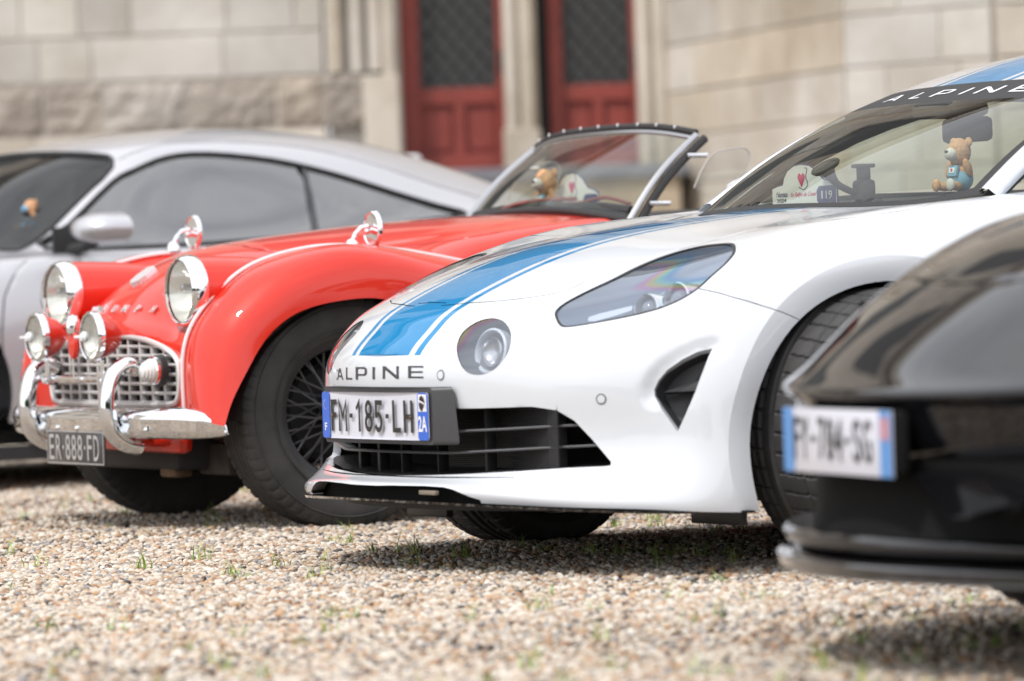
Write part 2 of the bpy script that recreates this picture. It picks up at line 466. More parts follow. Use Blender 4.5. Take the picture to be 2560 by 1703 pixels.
# ------------------------------------------------------------------ wheels
def tyre_mesh(R, wd, rr, lat=0, latd=.006, grooves=(), n=288, shoulder=.022, mi=0, zig=0, duty=.20, outer=0):
    "tyre lathed about the Y axis of a car; returns verts, faces"
    h = wd / 2; prof = []
    side = [(rr, .80), (rr + .012, .93), (rr + (R - rr) * .35, 1.04), (rr + (R - rr) * .62, 1.045), (rr + (R - rr) * .82, .99), (R - shoulder * .45, .93), (R - shoulder * .14, .86)]
    top = []
    ts = np.linspace(-.80, .80, 33)
    for t in ts:
        r = R - .004 * (t ** 2)
        for g, gw in grooves:
            if abs(t - g) < gw: r -= .007
        top.append((r, t))
    prof = [(r, -y) for r, y in side] + top + [(r, y) for r, y in reversed(side)]
    prof = np.array(prof); vs = []; P = len(prof)
    for k in range(n):
        a = 2 * math.pi * k / n
        for i, (r, t) in enumerate(prof):
            rr_ = r
            if lat:
                ph = (k * lat / n + (.35 * t if zig == 0 else zig * abs(t))) % 1.0
                if ph < duty and (abs(t) > .42 or (outer and t * outer > .02)) and r > R - shoulder * 1.2: rr_ = r - latd
            vs.append((rr_ * math.cos(a), t * h, rr_ * math.sin(a)))
    fs = [(k * P + i, k * P + i + 1, ((k + 1) % n) * P + i + 1, ((k + 1) % n) * P + i) for k in range(n) for i in range(P - 1)]
    return vs, fs
def ground_plate():
    pass
# =================================================================== GROUND AND GRAVEL
def ground():
    m, t, b = newmat('packed_gravel')
    c = t.nodes.new('ShaderNodeTexCoord')
    vo = t.nodes.new('ShaderNodeTexVoronoi'); vo.inputs['Scale'].default_value = 75
    rp = t.nodes.new('ShaderNodeValToRGB'); rp.color_ramp.interpolation = 'CONSTANT'
    cols = [(.44, .39, .33), (.33, .24, .17), (.50, .47, .43), (.20, .17, .15), (.46, .40, .33), (.36, .30, .25)]
    rp.color_ramp.elements[0].color = (*cols[0], 1); rp.color_ramp.elements[1].color = (*cols[1], 1); rp.color_ramp.elements[1].position = .17
    for i, q in enumerate(cols[2:]): e = rp.color_ramp.elements.new(.34 + .16 * i); e.color = (*q, 1)
    sx = t.nodes.new('ShaderNodeSeparateColor'); bp = t.nodes.new('ShaderNodeBump'); bp.inputs['Distance'].default_value = .012
    n2 = t.nodes.new('ShaderNodeTexNoise'); n2.inputs['Scale'].default_value = 3
    mx = t.nodes.new('ShaderNodeMix'); mx.data_type = 'RGBA'; mx.blend_type = 'MULTIPLY'; mx.inputs['Factor'].default_value = .35
    t.links.new(c.outputs['Object'], vo.inputs['Vector']); t.links.new(vo.outputs['Color'], sx.inputs[0]); t.links.new(sx.outputs[0], rp.inputs['Fac'])
    t.links.new(c.outputs['Object'], n2.inputs['Vector']); t.links.new(rp.outputs['Color'], mx.inputs['A']); t.links.new(n2.outputs['Color'], mx.inputs['B'])
    t.links.new(mx.outputs['Result'], b.inputs['Base Color']); t.links.new(vo.outputs['Distance'], bp.inputs['Height']); bp.invert = True
    t.links.new(bp.outputs['Normal'], b.inputs['Normal']); b.inputs['Roughness'].default_value = .9
    meshobj('ground', [(-300, -300, -.006), (300, -300, -.006), (300, 300, -.006), (-300, 300, -.006)], [(0, 1, 2, 3)], m, False, kind='structure')
def gravel():
    # pebble material: one colour per stone
    m, t, b = newmat('pebble')
    oi = t.nodes.new('ShaderNodeObjectInfo'); rp = t.nodes.new('ShaderNodeValToRGB'); rp.color_ramp.interpolation = 'CONSTANT'
    pal = [(0, (.62, .55, .46)), (.20, (.50, .39, .28)), (.34, (.70, .65, .57)), (.47, (.46, .32, .22)), (.57, (.34, .20, .12)), (.63, (.54, .46, .38)), (.74, (.25, .23, .215)), (.80, (.52, .33, .19)), (.85, (.34, .32, .31)), (.91, (.62, .53, .43)), (.96, (.09, .08, .08))]
    els = rp.color_ramp.elements; els[0].position = 0; els[0].color = (*pal[0][1], 1); els[1].position = .20; els[1].color = (*pal[1][1], 1)
    for p_, q in pal[2:]: e = els.new(p_); e.color = (*q, 1)
    c = t.nodes.new('ShaderNodeTexCoord'); n = t.nodes.new('ShaderNodeTexNoise'); n.inputs['Scale'].default_value = 2.6; n.inputs['Detail'].default_value = 5
    mr = t.nodes.new('ShaderNodeMapRange'); mr.inputs['To Min'].default_value = .62; mr.inputs['To Max'].default_value = 1.18
    mx = t.nodes.new('ShaderNodeMix'); mx.data_type = 'RGBA'; mx.blend_type = 'MULTIPLY'; mx.inputs['Factor'].default_value = 1
    t.links.new(oi.outputs['Random'], rp.inputs['Fac']); t.links.new(c.outputs['Object'], n.inputs['Vector']); t.links.new(n.outputs['Fac'], mr.inputs['Value'])
    t.links.new(rp.outputs['Color'], mx.inputs['A']); t.links.new(mr.outputs['Result'], mx.inputs['B']); t.links.new(mx.outputs['Result'], b.inputs['Base Color'])
    b.inputs['Roughness'].default_value = .62; b.inputs['Specular IOR Level'].default_value = .35
    pc = bpy.data.collections.new('pebble_shapes')
    rs = np.random.RandomState(3)
    for k in range(9):
        bm = bmesh.new(); bmesh.ops.create_icosphere(bm, subdivisions=2, radius=1)
        S3 = np.array([1, .62 + .3 * rs.rand(), .42 + .3 * rs.rand()]); dirs = rs.randn(5, 3); dirs /= np.linalg.norm(dirs, axis=1)[:, None]; hh = .55 + .4 * rs.rand(5)
        for v in bm.verts:
            p = np.array(v.co[:])
            for d, h in zip(dirs, hh):
                q = p @ d
                if q > h: p = p - d * (q - h) * .85
            p = p * (1 + .06 * rs.randn()); v.co = Vector(p * S3)
        me = bpy.data.meshes.new('pebble'); bm.to_mesh(me); bm.free(); me.materials.append(m)
        me.polygons.foreach_set('use_smooth', [True] * len(me.polygons))
        pc.objects.link(bpy.data.objects.new('pebble', me))
    rs = np.random.RandomState(11); P = []
    def zone(ya, yb, dens, lift):
        n = int(dens * (yb - ya) * .111 * (ya + yb) * 1.0 + dens * (yb - ya) * 4.4)
        y = ya + (yb - ya) * rs.rand(n); hw = .111 * y + 2.2; x = (rs.rand(n) * 2 - 1) * hw
        z = rs.rand(n) * .006 + lift; P.append(np.stack([x, y, z], 1))
    zone(5.6, 9.0, 4600, 0); zone(9, 12.5, 6600, 0); zone(12.5, 20, 3000, 0)
    P = np.concatenate(P)
    hole = np.sin(P[:, 0] * 3.1 + 2 * np.sin(P[:, 1] * 1.3)) + np.sin(P[:, 1] * 4.3 + 1.7 * np.sin(P[:, 0] * 2.2)); P = P[(hole < 1.15) | (rs.rand(len(P)) < .45)]
    P[:, 2] += .010 * np.sin(P[:, 0] * 2.1 + 1.3 * np.sin(P[:, 1] * 1.7)) * np.sin(P[:, 1] * 2.9) + .002
    me = bpy.data.meshes.new('gravel'); me.vertices.add(len(P)); me.vertices.foreach_set('co', P.ravel()); me.update()
    o = bpy.data.objects.new('gravel', me); COL.objects.link(o); prep(o, label='pale mixed beige, white and rust-coloured gravel spread under the parked cars', cat='gravel', kind='stuff')
    ng = bpy.data.node_groups.new('scatter_pebbles', 'GeometryNodeTree')
    ng.interface.new_socket('Geometry', in_out='INPUT', socket_type='NodeSocketGeometry'); ng.interface.new_socket('Geometry', in_out='OUTPUT', socket_type='NodeSocketGeometry')
    N = ng.nodes; i_ = N.new('NodeGroupInput'); o_ = N.new('NodeGroupOutput'); mp = N.new('GeometryNodeMeshToPoints'); ip = N.new('GeometryNodeInstanceOnPoints')
    ci = N.new('GeometryNodeCollectionInfo'); ci.inputs['Collection'].default_value = pc; ci.inputs['Separate Children'].default_value = True; ci.inputs['Reset Children'].default_value = True
    ip.inputs['Pick Instance'].default_value = True
    r1 = N.new('FunctionNodeRandomValue'); r1.data_type = 'FLOAT_VECTOR'; r1.inputs['Min'].default_value = (-.45, -.45, 0); r1.inputs['Max'].default_value = (.45, .45, 6.28)
    r2 = N.new('FunctionNodeRandomValue'); r2.data_type = 'FLOAT'; r2.inputs[2].default_value = 0; r2.inputs[3].default_value = 1; r2.inputs['Seed'].default_value = 5
    pw = N.new('ShaderNodeMath'); pw.operation = 'POWER'; pw.inputs[1].default_value = 2.2
    mr = N.new('ShaderNodeMapRange'); mr.inputs['To Min'].default_value = .0052; mr.inputs['To Max'].default_value = .0132
    L = ng.links; L.new(i_.outputs[0], mp.inputs[0]); L.new(mp.outputs[0], ip.inputs['Points']); L.new(ci.outputs[0], ip.inputs['Instance']); L.new(r1.outputs[0], ip.inputs['Rotation'])
    L.new(r2.outputs[1], pw.inputs[0]); L.new(pw.outputs[0], mr.inputs['Value']); L.new(mr.outputs[0], ip.inputs['Scale']); L.new(ip.outputs[0], o_.inputs[0])
    md = o.modifiers.new('pebbles', 'NODES'); md.node_group = ng
def grass():
    rs = np.random.RandomState(5)
    m, t, b = newmat('grass_blade'); g = t.nodes.new('ShaderNodeNewGeometry'); rp = t.nodes.new('ShaderNodeValToRGB')
    rp.color_ramp.elements[0].color = (.16, .30, .03, 1); rp.color_ramp.elements[1].color = (.42, .40, .16, 1)
    e = rp.color_ramp.elements.new(.6); e.color = (.30, .44, .08, 1)
    t.links.new(g.outputs['Random Per Island'], rp.inputs['Fac']); t.links.new(rp.outputs['Color'], b.inputs['Base Color'])
    b.inputs['Roughness'].default_value = .5; b.inputs['Subsurface Weight'].default_value = 0
    V, F_ = [], []
    def blade(x, y, h, lean, az, w):
        b0 = len(V); dx, dy = math.cos(az), math.sin(az); nx, ny = -dy, dx
        for k in range(5):
            s = k / 4; px_ = x + dx * lean * s * s; py_ = y + dy * lean * s * s; pz = h * s * (1 - .15 * s) + .004; ww = w * (1 - s) ** .7 + .0002
            V.append((px_ - nx * ww, py_ - ny * ww, pz)); V.append((px_ + nx * ww, py_ + ny * ww, pz))
        for k in range(4): F_.append((b0 + 2 * k, b0 + 2 * k + 1, b0 + 2 * k + 3, b0 + 2 * k + 2))
    def tuft(x, y, n, h, sp):
        for _ in range(n):
            a = rs.rand() * 6.28; r = sp * rs.rand(); hh = h * (.45 + .6 * rs.rand())
            blade(x + r * math.cos(a), y + r * math.sin(a), hh, hh * (.3 + .7 * rs.rand()), rs.rand() * 6.28, .0011 + .0010 * rs.rand())
    for _ in range(170):
        y = 7 + 9 * rs.rand() ** 1.2; x = (rs.rand() * 2 - 1) * (.111 * y + .3)
        tuft(x, y, rs.randint(4, 13), .032 + .034 * rs.rand(), .028)
    for px, py, n, h in ((1030,1385,16,.075),(1000,1390,10,.07),(1165,1400,14,.06),(520,1300,5,.075),(572,1450,16,.055),(700,1420,8,.05),(350,1425,14,.05),(95,1420,6,.05),(790,1460,10,.05),(1290,1380,12,.05),(1370,1390,14,.05),(1480,1395,16,.055),(1560,1395,14,.05),(1640,1400,12,.06),(1700,1395,10,.05),(1540,1320,14,.05),(1480,1325,9,.05),(1650,1320,14,.03),(1790,1335,14,.05),(1850,1330,12,.045),(455,1290,12,.035),(870,1370,12,.05),(1830,1395,8,.06)):
        d = pray(px, py); tt = -CAMH / d[2]; p = CAMP + d * tt; tuft(p[0], p[1], n, h, .035)
    meshobj('grass', V, F_, m, False, label='sparse green grass blades pushing up through the gravel', cat='grass', kind='stuff')
def woodland():
    "row of garden trees on the far side of the forecourt, behind the photographer; seen only as reflections"
    rs = np.random.RandomState(8)
    m, t, b = newmat('foliage'); g = t.nodes.new('ShaderNodeNewGeometry'); rp = t.nodes.new('ShaderNodeValToRGB')
    rp.color_ramp.elements[0].color = (.025, .05, .012, 1); rp.color_ramp.elements[1].color = (.09, .13, .03, 1)
    t.links.new(g.outputs['Random Per Island'], rp.inputs['Fac']); t.links.new(rp.outputs['Color'], b.inputs['Base Color']); b.inputs['Roughness'].default_value = .8
    V, F_ = [], []
    x = -75
    while x < 75:
        h = 4 + 5 * rs.rand(); r = 3 + 2 * rs.rand(); y = -38 - 6 * rs.rand()
        c = np.array([x, y, h * .55])
        for _ in range(900):
            d = rs.randn(3); d /= np.linalg.norm(d); q = c + d * np.array([r, r, h * .45]) * (.6 + .45 * rs.rand()); s = .35 + .35 * rs.rand()
            a, b2 = rs.randn(3), rs.randn(3); a /= np.linalg.norm(a); b2 -= a * (a @ b2); b2 /= np.linalg.norm(b2); k = len(V)
            V += [q - a * s, q + b2 * s, q + a * s, q - b2 * s]; F_.append((k, k + 1, k + 2, k + 3))
        x += r * 1.35
    meshobj('woodland', V, F_, m, False, label='line of leafy trees across the forecourt behind the viewpoint', cat='trees', kind='stuff')

# =================================================================== BUILDING
def pw(px, py, Y):
    d = pray(px, py); t_ = Y / d[1]; p = CAMP + d * t_; return p[0], p[2]
def stone_mat(name, c0, c1, sc=1.2, bumpd=.01, bs=6):
    m, t, b = newmat(name); c = t.nodes.new('ShaderNodeTexCoord'); n = t.nodes.new('ShaderNodeTexNoise'); n.inputs['Scale'].default_value = sc; n.inputs['Detail'].default_value = 8; n.inputs['Roughness'].default_value = .6
    oi = t.nodes.new('ShaderNodeObjectInfo'); rp = t.nodes.new('ShaderNodeValToRGB'); rp.color_ramp.elements[0].color = (*c0, 1); rp.color_ramp.elements[1].color = (*c1, 1)
    rp.color_ramp.elements[0].position = .32; rp.color_ramp.elements[1].position = .68
    hs = t.nodes.new('ShaderNodeHueSaturation'); mr = t.nodes.new('ShaderNodeMapRange'); mr.inputs['To Min'].default_value = .88; mr.inputs['To Max'].default_value = 1.1
    mr2 = t.nodes.new('ShaderNodeMapRange'); mr2.inputs['To Min'].default_value = .7; mr2.inputs['To Max'].default_value = 1.25
    ml = t.nodes.new('ShaderNodeMath'); ml.operation = 'MULTIPLY'; ml.inputs[1].default_value = 7.3; fr = t.nodes.new('ShaderNodeMath'); fr.operation = 'FRACT'
    t.links.new(c.outputs['Object'], n.inputs['Vector']); t.links.new(n.outputs['Fac'], rp.inputs['Fac']); t.links.new(rp.outputs['Color'], hs.inputs['Color'])
    t.links.new(oi.outputs['Random'], mr.inputs['Value']); t.links.new(mr.outputs[0], hs.inputs['Value']); t.links.new(oi.outputs['Random'], ml.inputs[0]); t.links.new(ml.outputs[0], fr.inputs[0]); t.links.new(fr.outputs[0], mr2.inputs['Value']); t.links.new(mr2.outputs[0], hs.inputs['Saturation'])
    ge = t.nodes.new('ShaderNodeNewGeometry'); n3 = t.nodes.new('ShaderNodeTexNoise'); n3.inputs['Scale'].default_value = .9; n3.inputs['Detail'].default_value = 7; n3.inputs['Roughness'].default_value = .65
    r3 = t.nodes.new('ShaderNodeValToRGB'); r3.color_ramp.elements[0].position = .36; r3.color_ramp.elements[0].color = (.74, .70, .66, 1); r3.color_ramp.elements[1].position = .56; r3.color_ramp.elements[1].color = (1, 1, 1, 1)
    m3 = t.nodes.new('ShaderNodeMix'); m3.data_type = 'RGBA'; m3.blend_type = 'MULTIPLY'; m3.inputs['Factor'].default_value = .8
    t.links.new(ge.outputs['Position'], n3.inputs['Vector']); t.links.new(n3.outputs['Fac'], r3.inputs['Fac']); t.links.new(hs.outputs['Color'], m3.inputs['A']); t.links.new(r3.outputs['Color'], m3.inputs['B'])
    t.links.new(m3.outputs['Result'], b.inputs['Base Color']); b.inputs['Roughness'].default_value = .9
    n2 = t.nodes.new('ShaderNodeTexNoise'); n2.inputs['Scale'].default_value = bs; n2.inputs['Detail'].default_value = 6; bp = t.nodes.new('ShaderNodeBump'); bp.inputs['Distance'].default_value = bumpd
    t.links.new(c.outputs['Object'], n2.inputs['Vector']); t.links.new(n2.outputs['Fac'], bp.inputs['Height']); t.links.new(bp.outputs['Normal'], b.inputs['Normal'])
    return m
def building():
    M['stone'] = stone_mat('pale_tuffeau_stone', (.47, .445, .40), (.57, .545, .50))
    M['stonewarm'] = stone_mat('warm_limestone', (.50, .445, .365), (.61, .56, .485), 1.6)
    M['rockface'] = stone_mat('weathered_rock_face', (.25, .215, .19), (.52, .465, .40), 2.2, .05, 14)
    M['mortar'] = pmat('mortar', (.46, .415, .365), .95, noise=(3, .2))
    M['reddoor'] = pmat('red_door_paint', (.25, .042, .030), .5, noise=(5, .12))
    M['doorglass'] = pmat('dark_door_glass', (.085, .088, .088), .35)
    M['lattice'] = pmat('iron_lattice', (.03, .03, .03), .6)
    M['slab'] = pmat('grey_step_stone', (.19, .195, .22), .8, noise=(4, .25))
    M['ochrestone'] = pmat('ochre_plinth_stone', (.40, .33, .24), .9, noise=(4, .25))
    Y = 30.0
    B = empty('chateau_facade', label='pale stone chateau facade with two red glazed doors behind the cars', cat='building')
    X0 = pw(815, 300, Y)[0]; XL = -46
    def run(P0, P1, zs, joints, mat, name='stone_block', rock=False, depth=.028):
        "lay stones between P0 and P1 (x,y) for the courses zs; joints: list of distances per course"
        P0, P1 = np.array(P0, float), np.array(P1, float); Ln = np.linalg.norm(P1 - P0); d = (P1 - P0) / Ln; nrm = np.array([d[1], -d[0]])
        for i in range(len(zs) - 1):
            J = [0] + [j for j in joints[i % len(joints)] if 0 < j < Ln] + [Ln]
            for a, b in zip(J[:-1], J[1:]):
                g = .007; za, zb = zs[i] + g, zs[i + 1] - g; a1, b1 = a + g, b - g
                if b1 - a1 < .02: continue
                if rock:
                    nx, nz = max(4, int((b1 - a1) / .05)), max(4, int((zb - za) / .05)); vs = []
                    for q in range(nx + 1):
                        for r in range(nz + 1):
                            e = min(q, nx - q, r, nz - r); h = depth + (0 if e == 0 else .010 + .022 * rnd.random())
                            s = a1 + (b1 - a1) * q / nx; p = P0 + d * s + nrm * h; vs.append((p[0], p[1], za + (zb - za) * r / nz))
                    fs = [(q * (nz + 1) + r, (q + 1) * (nz + 1) + r, (q + 1) * (nz + 1) + r + 1, q * (nz + 1) + r + 1) for q in range(nx) for r in range(nz)]
                    meshobj(name, vs, fs, mat, False, parent=B)
                else:
                    R = np.array([[d[0], nrm[0], 0], [d[1], nrm[1], 0], [0, 0, 1]]); c = P0 + d * (a1 + b1) / 2 + nrm * depth * .5
                    dd = depth + .006 * rnd.random()
                    MB().box((c[0], c[1], (za + zb) / 2), (b1 - a1, dd, zb - za), R, bev=.006).build(name, mat, smooth=False, parent=B)
    def back(P0, P1, z0, z1, mat, name='wall', off=.018, th=.4):
        P0, P1 = np.array(P0, float), np.array(P1, float); Ln = np.linalg.norm(P1 - P0); d = (P1 - P0) / Ln; nrm = np.array([d[1], -d[0]])
        R = np.array([[d[0], nrm[0], 0], [d[1], nrm[1], 0], [0, 0, 1]]); c = (P0 + P1) / 2 - nrm * (th / 2 - off)
        MB().box((c[0], c[1], (z0 + z1) / 2), (Ln, th, z1 - z0), R).build(name, mat, smooth=False, parent=B)
    px2 = lambda p: pw(p, 150, Y)[0]
    # left wing
    zl = [1.30, 1.67, 2.016, 2.31, 2.61, 2.91, 3.21]
    back((XL, Y), (X0, Y), -.1, 12.6, M['mortar'])
    xs = lambda L_: [px2(p) - px2(-420) for p in L_]
    A0 = (px2(-420), Y)
    run(A0, (X0, Y), zl[0:2], [xs([-200, 80, 260, 420, 640])], M['stonewarm'])
    run(A0, (X0, Y), zl[1:3], [xs([-240, -80, 108, 254, 470, 690])], M['rockface'], rock=True, depth=.02)
    run(A0, (X0, Y), zl[2:4], [xs([-260, -90, 97, 231, 560])], M['stone'])
    run(A0, (X0, Y), zl[3:5], [xs([-180, 56, 200, 330, 570, 740])], M['stone'])
    run(A0, (X0, Y), zl[4:], [xs([-220, 120, 420, 640]), xs([-100, 200, 520])], M['stone'])
    run((XL, Y), A0, [0, .5, .9, 1.3, 1.67, 2.016, 2.31, 2.61, 2.91, 3.21], [[1.3 * k for k in range(1, 32)], [.7 + 1.3 * k for k in range(0, 32)]], M['stone'])
    run(A0, (X0, Y), [0, .45, .9, 1.3], [xs([-200, 150, 500]), xs([-50, 300, 650])], M['stonewarm'])
    # mouldings left of the first door
    def roll(px, r, z0=1.33, z1=5, Yy=Y, mat=None, nm='moulding'):
        x = px2(px); MB().tube([(x, Yy, z0), (x, Yy, z1)], r, 14).build(nm, mat or M['stonewarm'], sharp=40, parent=B)
    def flat(pa, pb, Yy, z0, z1, mat, nm='pilaster', th=.5):
        xa, xb = px2(pa), px2(pb); MB().box(((xa + xb) / 2, Yy + th / 2, (z0 + z1) / 2), (xb - xa, th, z1 - z0), bev=.012).build(nm, mat, smooth=False, parent=B)
    zb_ = 1.355
    flat(818, 1000, Y + .06, -.1, 12.6, M['stone']); roll(838, .055, 2.03); roll(893, .048, 2.03); roll(940, .05, 2.03); roll(975, .05, zb_)
    flat(905, 996, Y - .06, zb_, 2.0, M['stonewarm'], 'jamb_base', .2)
    run((px2(800), Y + .02), (px2(912), Y + .02), [1.67, 2.03], [[]], M['rockface'], rock=True, depth=.05)
    # door piers
    flat(1258, 1342, Y + .0, -.1, 12.6, M['stonewarm']); roll(1278, .045, zb_); roll(1318, .05, zb_)
    flat(1252, 1346, Y - .05, zb_, 1.62, M['stonewarm'], 'pier_base', .2)
    flat(1592, 1672, Y + .0, -.1, 12.6, M['stonewarm']); roll(1612, .05, zb_); roll(1650, .045, zb_)
    # doors
    def door(pa, pb, ga, gb, Yd, zgl):
        xa, xb, g0, g1 = px2(pa), px2(pb), px2(ga), px2(gb); zt = 3.6
        lab = None
        m = MB(); z0 = zb_
        zr = [(z0, z0 + .11), (zgl - .11, zgl), (3.45, 3.6)]
        m.box(((xa + g0) / 2, Yd, (z0 + zt) / 2), (g0 - xa, .07, zt - z0), bev=.006)
        m.box(((xb + g1) / 2, Yd, (z0 + zt) / 2), (xb - g1, .07, zt - z0), bev=.006)
        for a, b in zr: m.box(((g0 + g1) / 2, Yd, (a + b) / 2), (g1 - g0 - .004, .066, b - a), bev=.006)
        xm = (g0 + g1) / 2; m.box((xm, Yd, (z0 + .11 + zgl - .11) / 2), (.07, .064, zgl - .22 - z0), bev=.006)
        D = m.build('door', M['reddoor'], smooth=False, parent=B)
        for s_ in (-1, 1):
            w_ = (g1 - g0 - .07) / 2; cx = xm + s_ * (w_ / 2 + .035)
            MB().box((cx, Yd + .02, (z0 + zgl) / 2), (w_, .02, zgl - z0 - .22)).box((cx, Yd + .004, (z0 + zgl) / 2), (w_ - .05, .02, zgl - z0 - .30), bev=.006).build('door_panel', M['reddoor'], smooth=False, parent=D)
        MB().box((xm, Yd + .02, (zgl + 3.45) / 2), (g1 - g0, .012, 3.45 - zgl)).build('door_glass', M['doorglass'], smooth=False, parent=D)
        lt = MB(); st = .115; W_ = g1 - g0; H_ = 3.45 - zgl
        n = int((W_ + H_) / st)
        for i in range(-n, n + 1):
            for sg in (1, -1):
                pts = []
                c0 = i * st
                # line z = sg*(x) + c0 within box
                cand = []
                for x in (0, W_):
                    z = sg * x * 1.25 + c0 * 1.25
                    if -1e-6 <= z <= H_ + 1e-6: cand.append((x, z))
                for z in (0, H_):
                    x = (z - c0 * 1.25) / (sg * 1.25)
                    if 0 < x < W_: cand.append((x, z))
                if len(cand) >= 2:
                    (x1, z1), (x2, z2) = cand[0], cand[-1]
                    if abs(x1 - x2) + abs(z1 - z2) > .03: lt.tube([(g0 + x1, Yd - .02, zgl + z1), (g0 + x2, Yd - .02, zgl + z2)], .010, 5)
        lt.build('lattice', M['lattice'], parent=D, kind='stuff')
        MB().box((g1 + .03, Yd - .05, z0 + .72), (.02, .03, .14), bev=.005).build('handle', M['lattice'], parent=D)
    door(1000, 1262, 1047, 1240, Y + .28, pw(1150, 216, Y)[1])
    door(1372, 1596, 1408, 1580, Y + .28, pw(1500, 206, Y)[1])
    flat(1338, 1374, Y + .32, zb_, 12.6, M['gapblack'], 'gap_shade_strip', .2)  # black strip whose colour stands in for the shaded gap beside the door
    back((px2(990), Y + .8), (px2(1680), Y + .8), -.1, 12.6, M['mortar'])
    MB().box(((px2(990) + px2(1680)) / 2, Y + .3, 8.1), (px2(1680) - px2(990), .5, 9.0)).build('lintel', M['stone'], smooth=False, parent=B)
    # landing
    MB().box(((px2(1000) + px2(1700)) / 2, Y - .12, zb_ - .045), (px2(1700) - px2(1000), 1.2, .09), bev=.012).build('landing_slab', M['slab'], smooth=False, parent=B)
    MB().box(((px2(1000) + px2(1700)) / 2, Y - .02, (zb_ - .09) / 2), (px2(1700) - px2(1000) - .1, 1.3, zb_ - .092)).build('landing_wall', M['ochrestone'], smooth=False, parent=B)
    # angled bays to the right
    zc = [0, .3, .6, .91, 1.22, 1.53, 1.814, 2.12, 2.425, 2.73, 3.04]
    PA, PB, PC, PD = (px2(1672), Y), (2.02, 27.0), (2.81, 26.24), (12.0, 26.10)
    back(PA, PB, -.1, 12.6, M['mortar']); back(PB, PC, -.1, 12.6, M['mortar']); back(PC, PD, -.1, 12.6, M['mortar'])
    LA = math.hypot(PB[0] - PA[0], PB[1] - PA[1])
    jA = [[.9, 1.7, 2.5], [.55, 1.35, 2.2], [1.05, 1.9], [.4, 1.25, 2.3], [.8, 1.6, 2.7]]
    run(PA, PB, zc, jA, M['stonewarm']); run(PB, PC, zc, [[.55], [.32, .86], [.72], [.42]], M['stone'])
    run((PC[0], PC[1] - .05), (PC[0] + .45, PC[1] - .05), zc, [[]], M['stonewarm']); run((PC[0] + .45, PC[1]), PD, zc, [[1, 2, 3, 4, 5, 6, 7], [.5, 1.5, 2.5, 3.5, 4.5]], M['stone'])
    MB().box((-17, Y + 3.2, 12.9), (62, 7.6, .8)).build('cornice', M['stone'], smooth=False, parent=B)
    for k in range(9):   # upper windows of the facade, above the frame, seen in reflections
        for zz in (5.5, 10.0): MB().box((-30 + 3.6 * k, Y - .03, zz), (1.5, .12, 2.8), bev=.02).build('upper_window', M['doorglass'], smooth=False, parent=B)
    # guessed dark box with pale top for an indistinct object over the silver car
    xa, za = pw(965, 440, 24); xb, zb2 = pw(1055, 392, 24)
    q = empty('unidentified_box', label='dark boxy guess with a pale top for an indistinct object before the first red door', cat='box')
    q.location = ((xa + xb) / 2, 24, 0)
    MB().box((0, 0, zb2 / 2 - .03), (xb - xa + .05, .5, zb2 - .06), bev=.02).build('box_body', M['greyplastic'], parent=q)
    MB().box((-.02, 0, zb2 - .02), (xb - xa + .03, .52, .05), bev=.015).build('lid', M['slabpale'] if 'slabpale' in M else M['card'], parent=q)
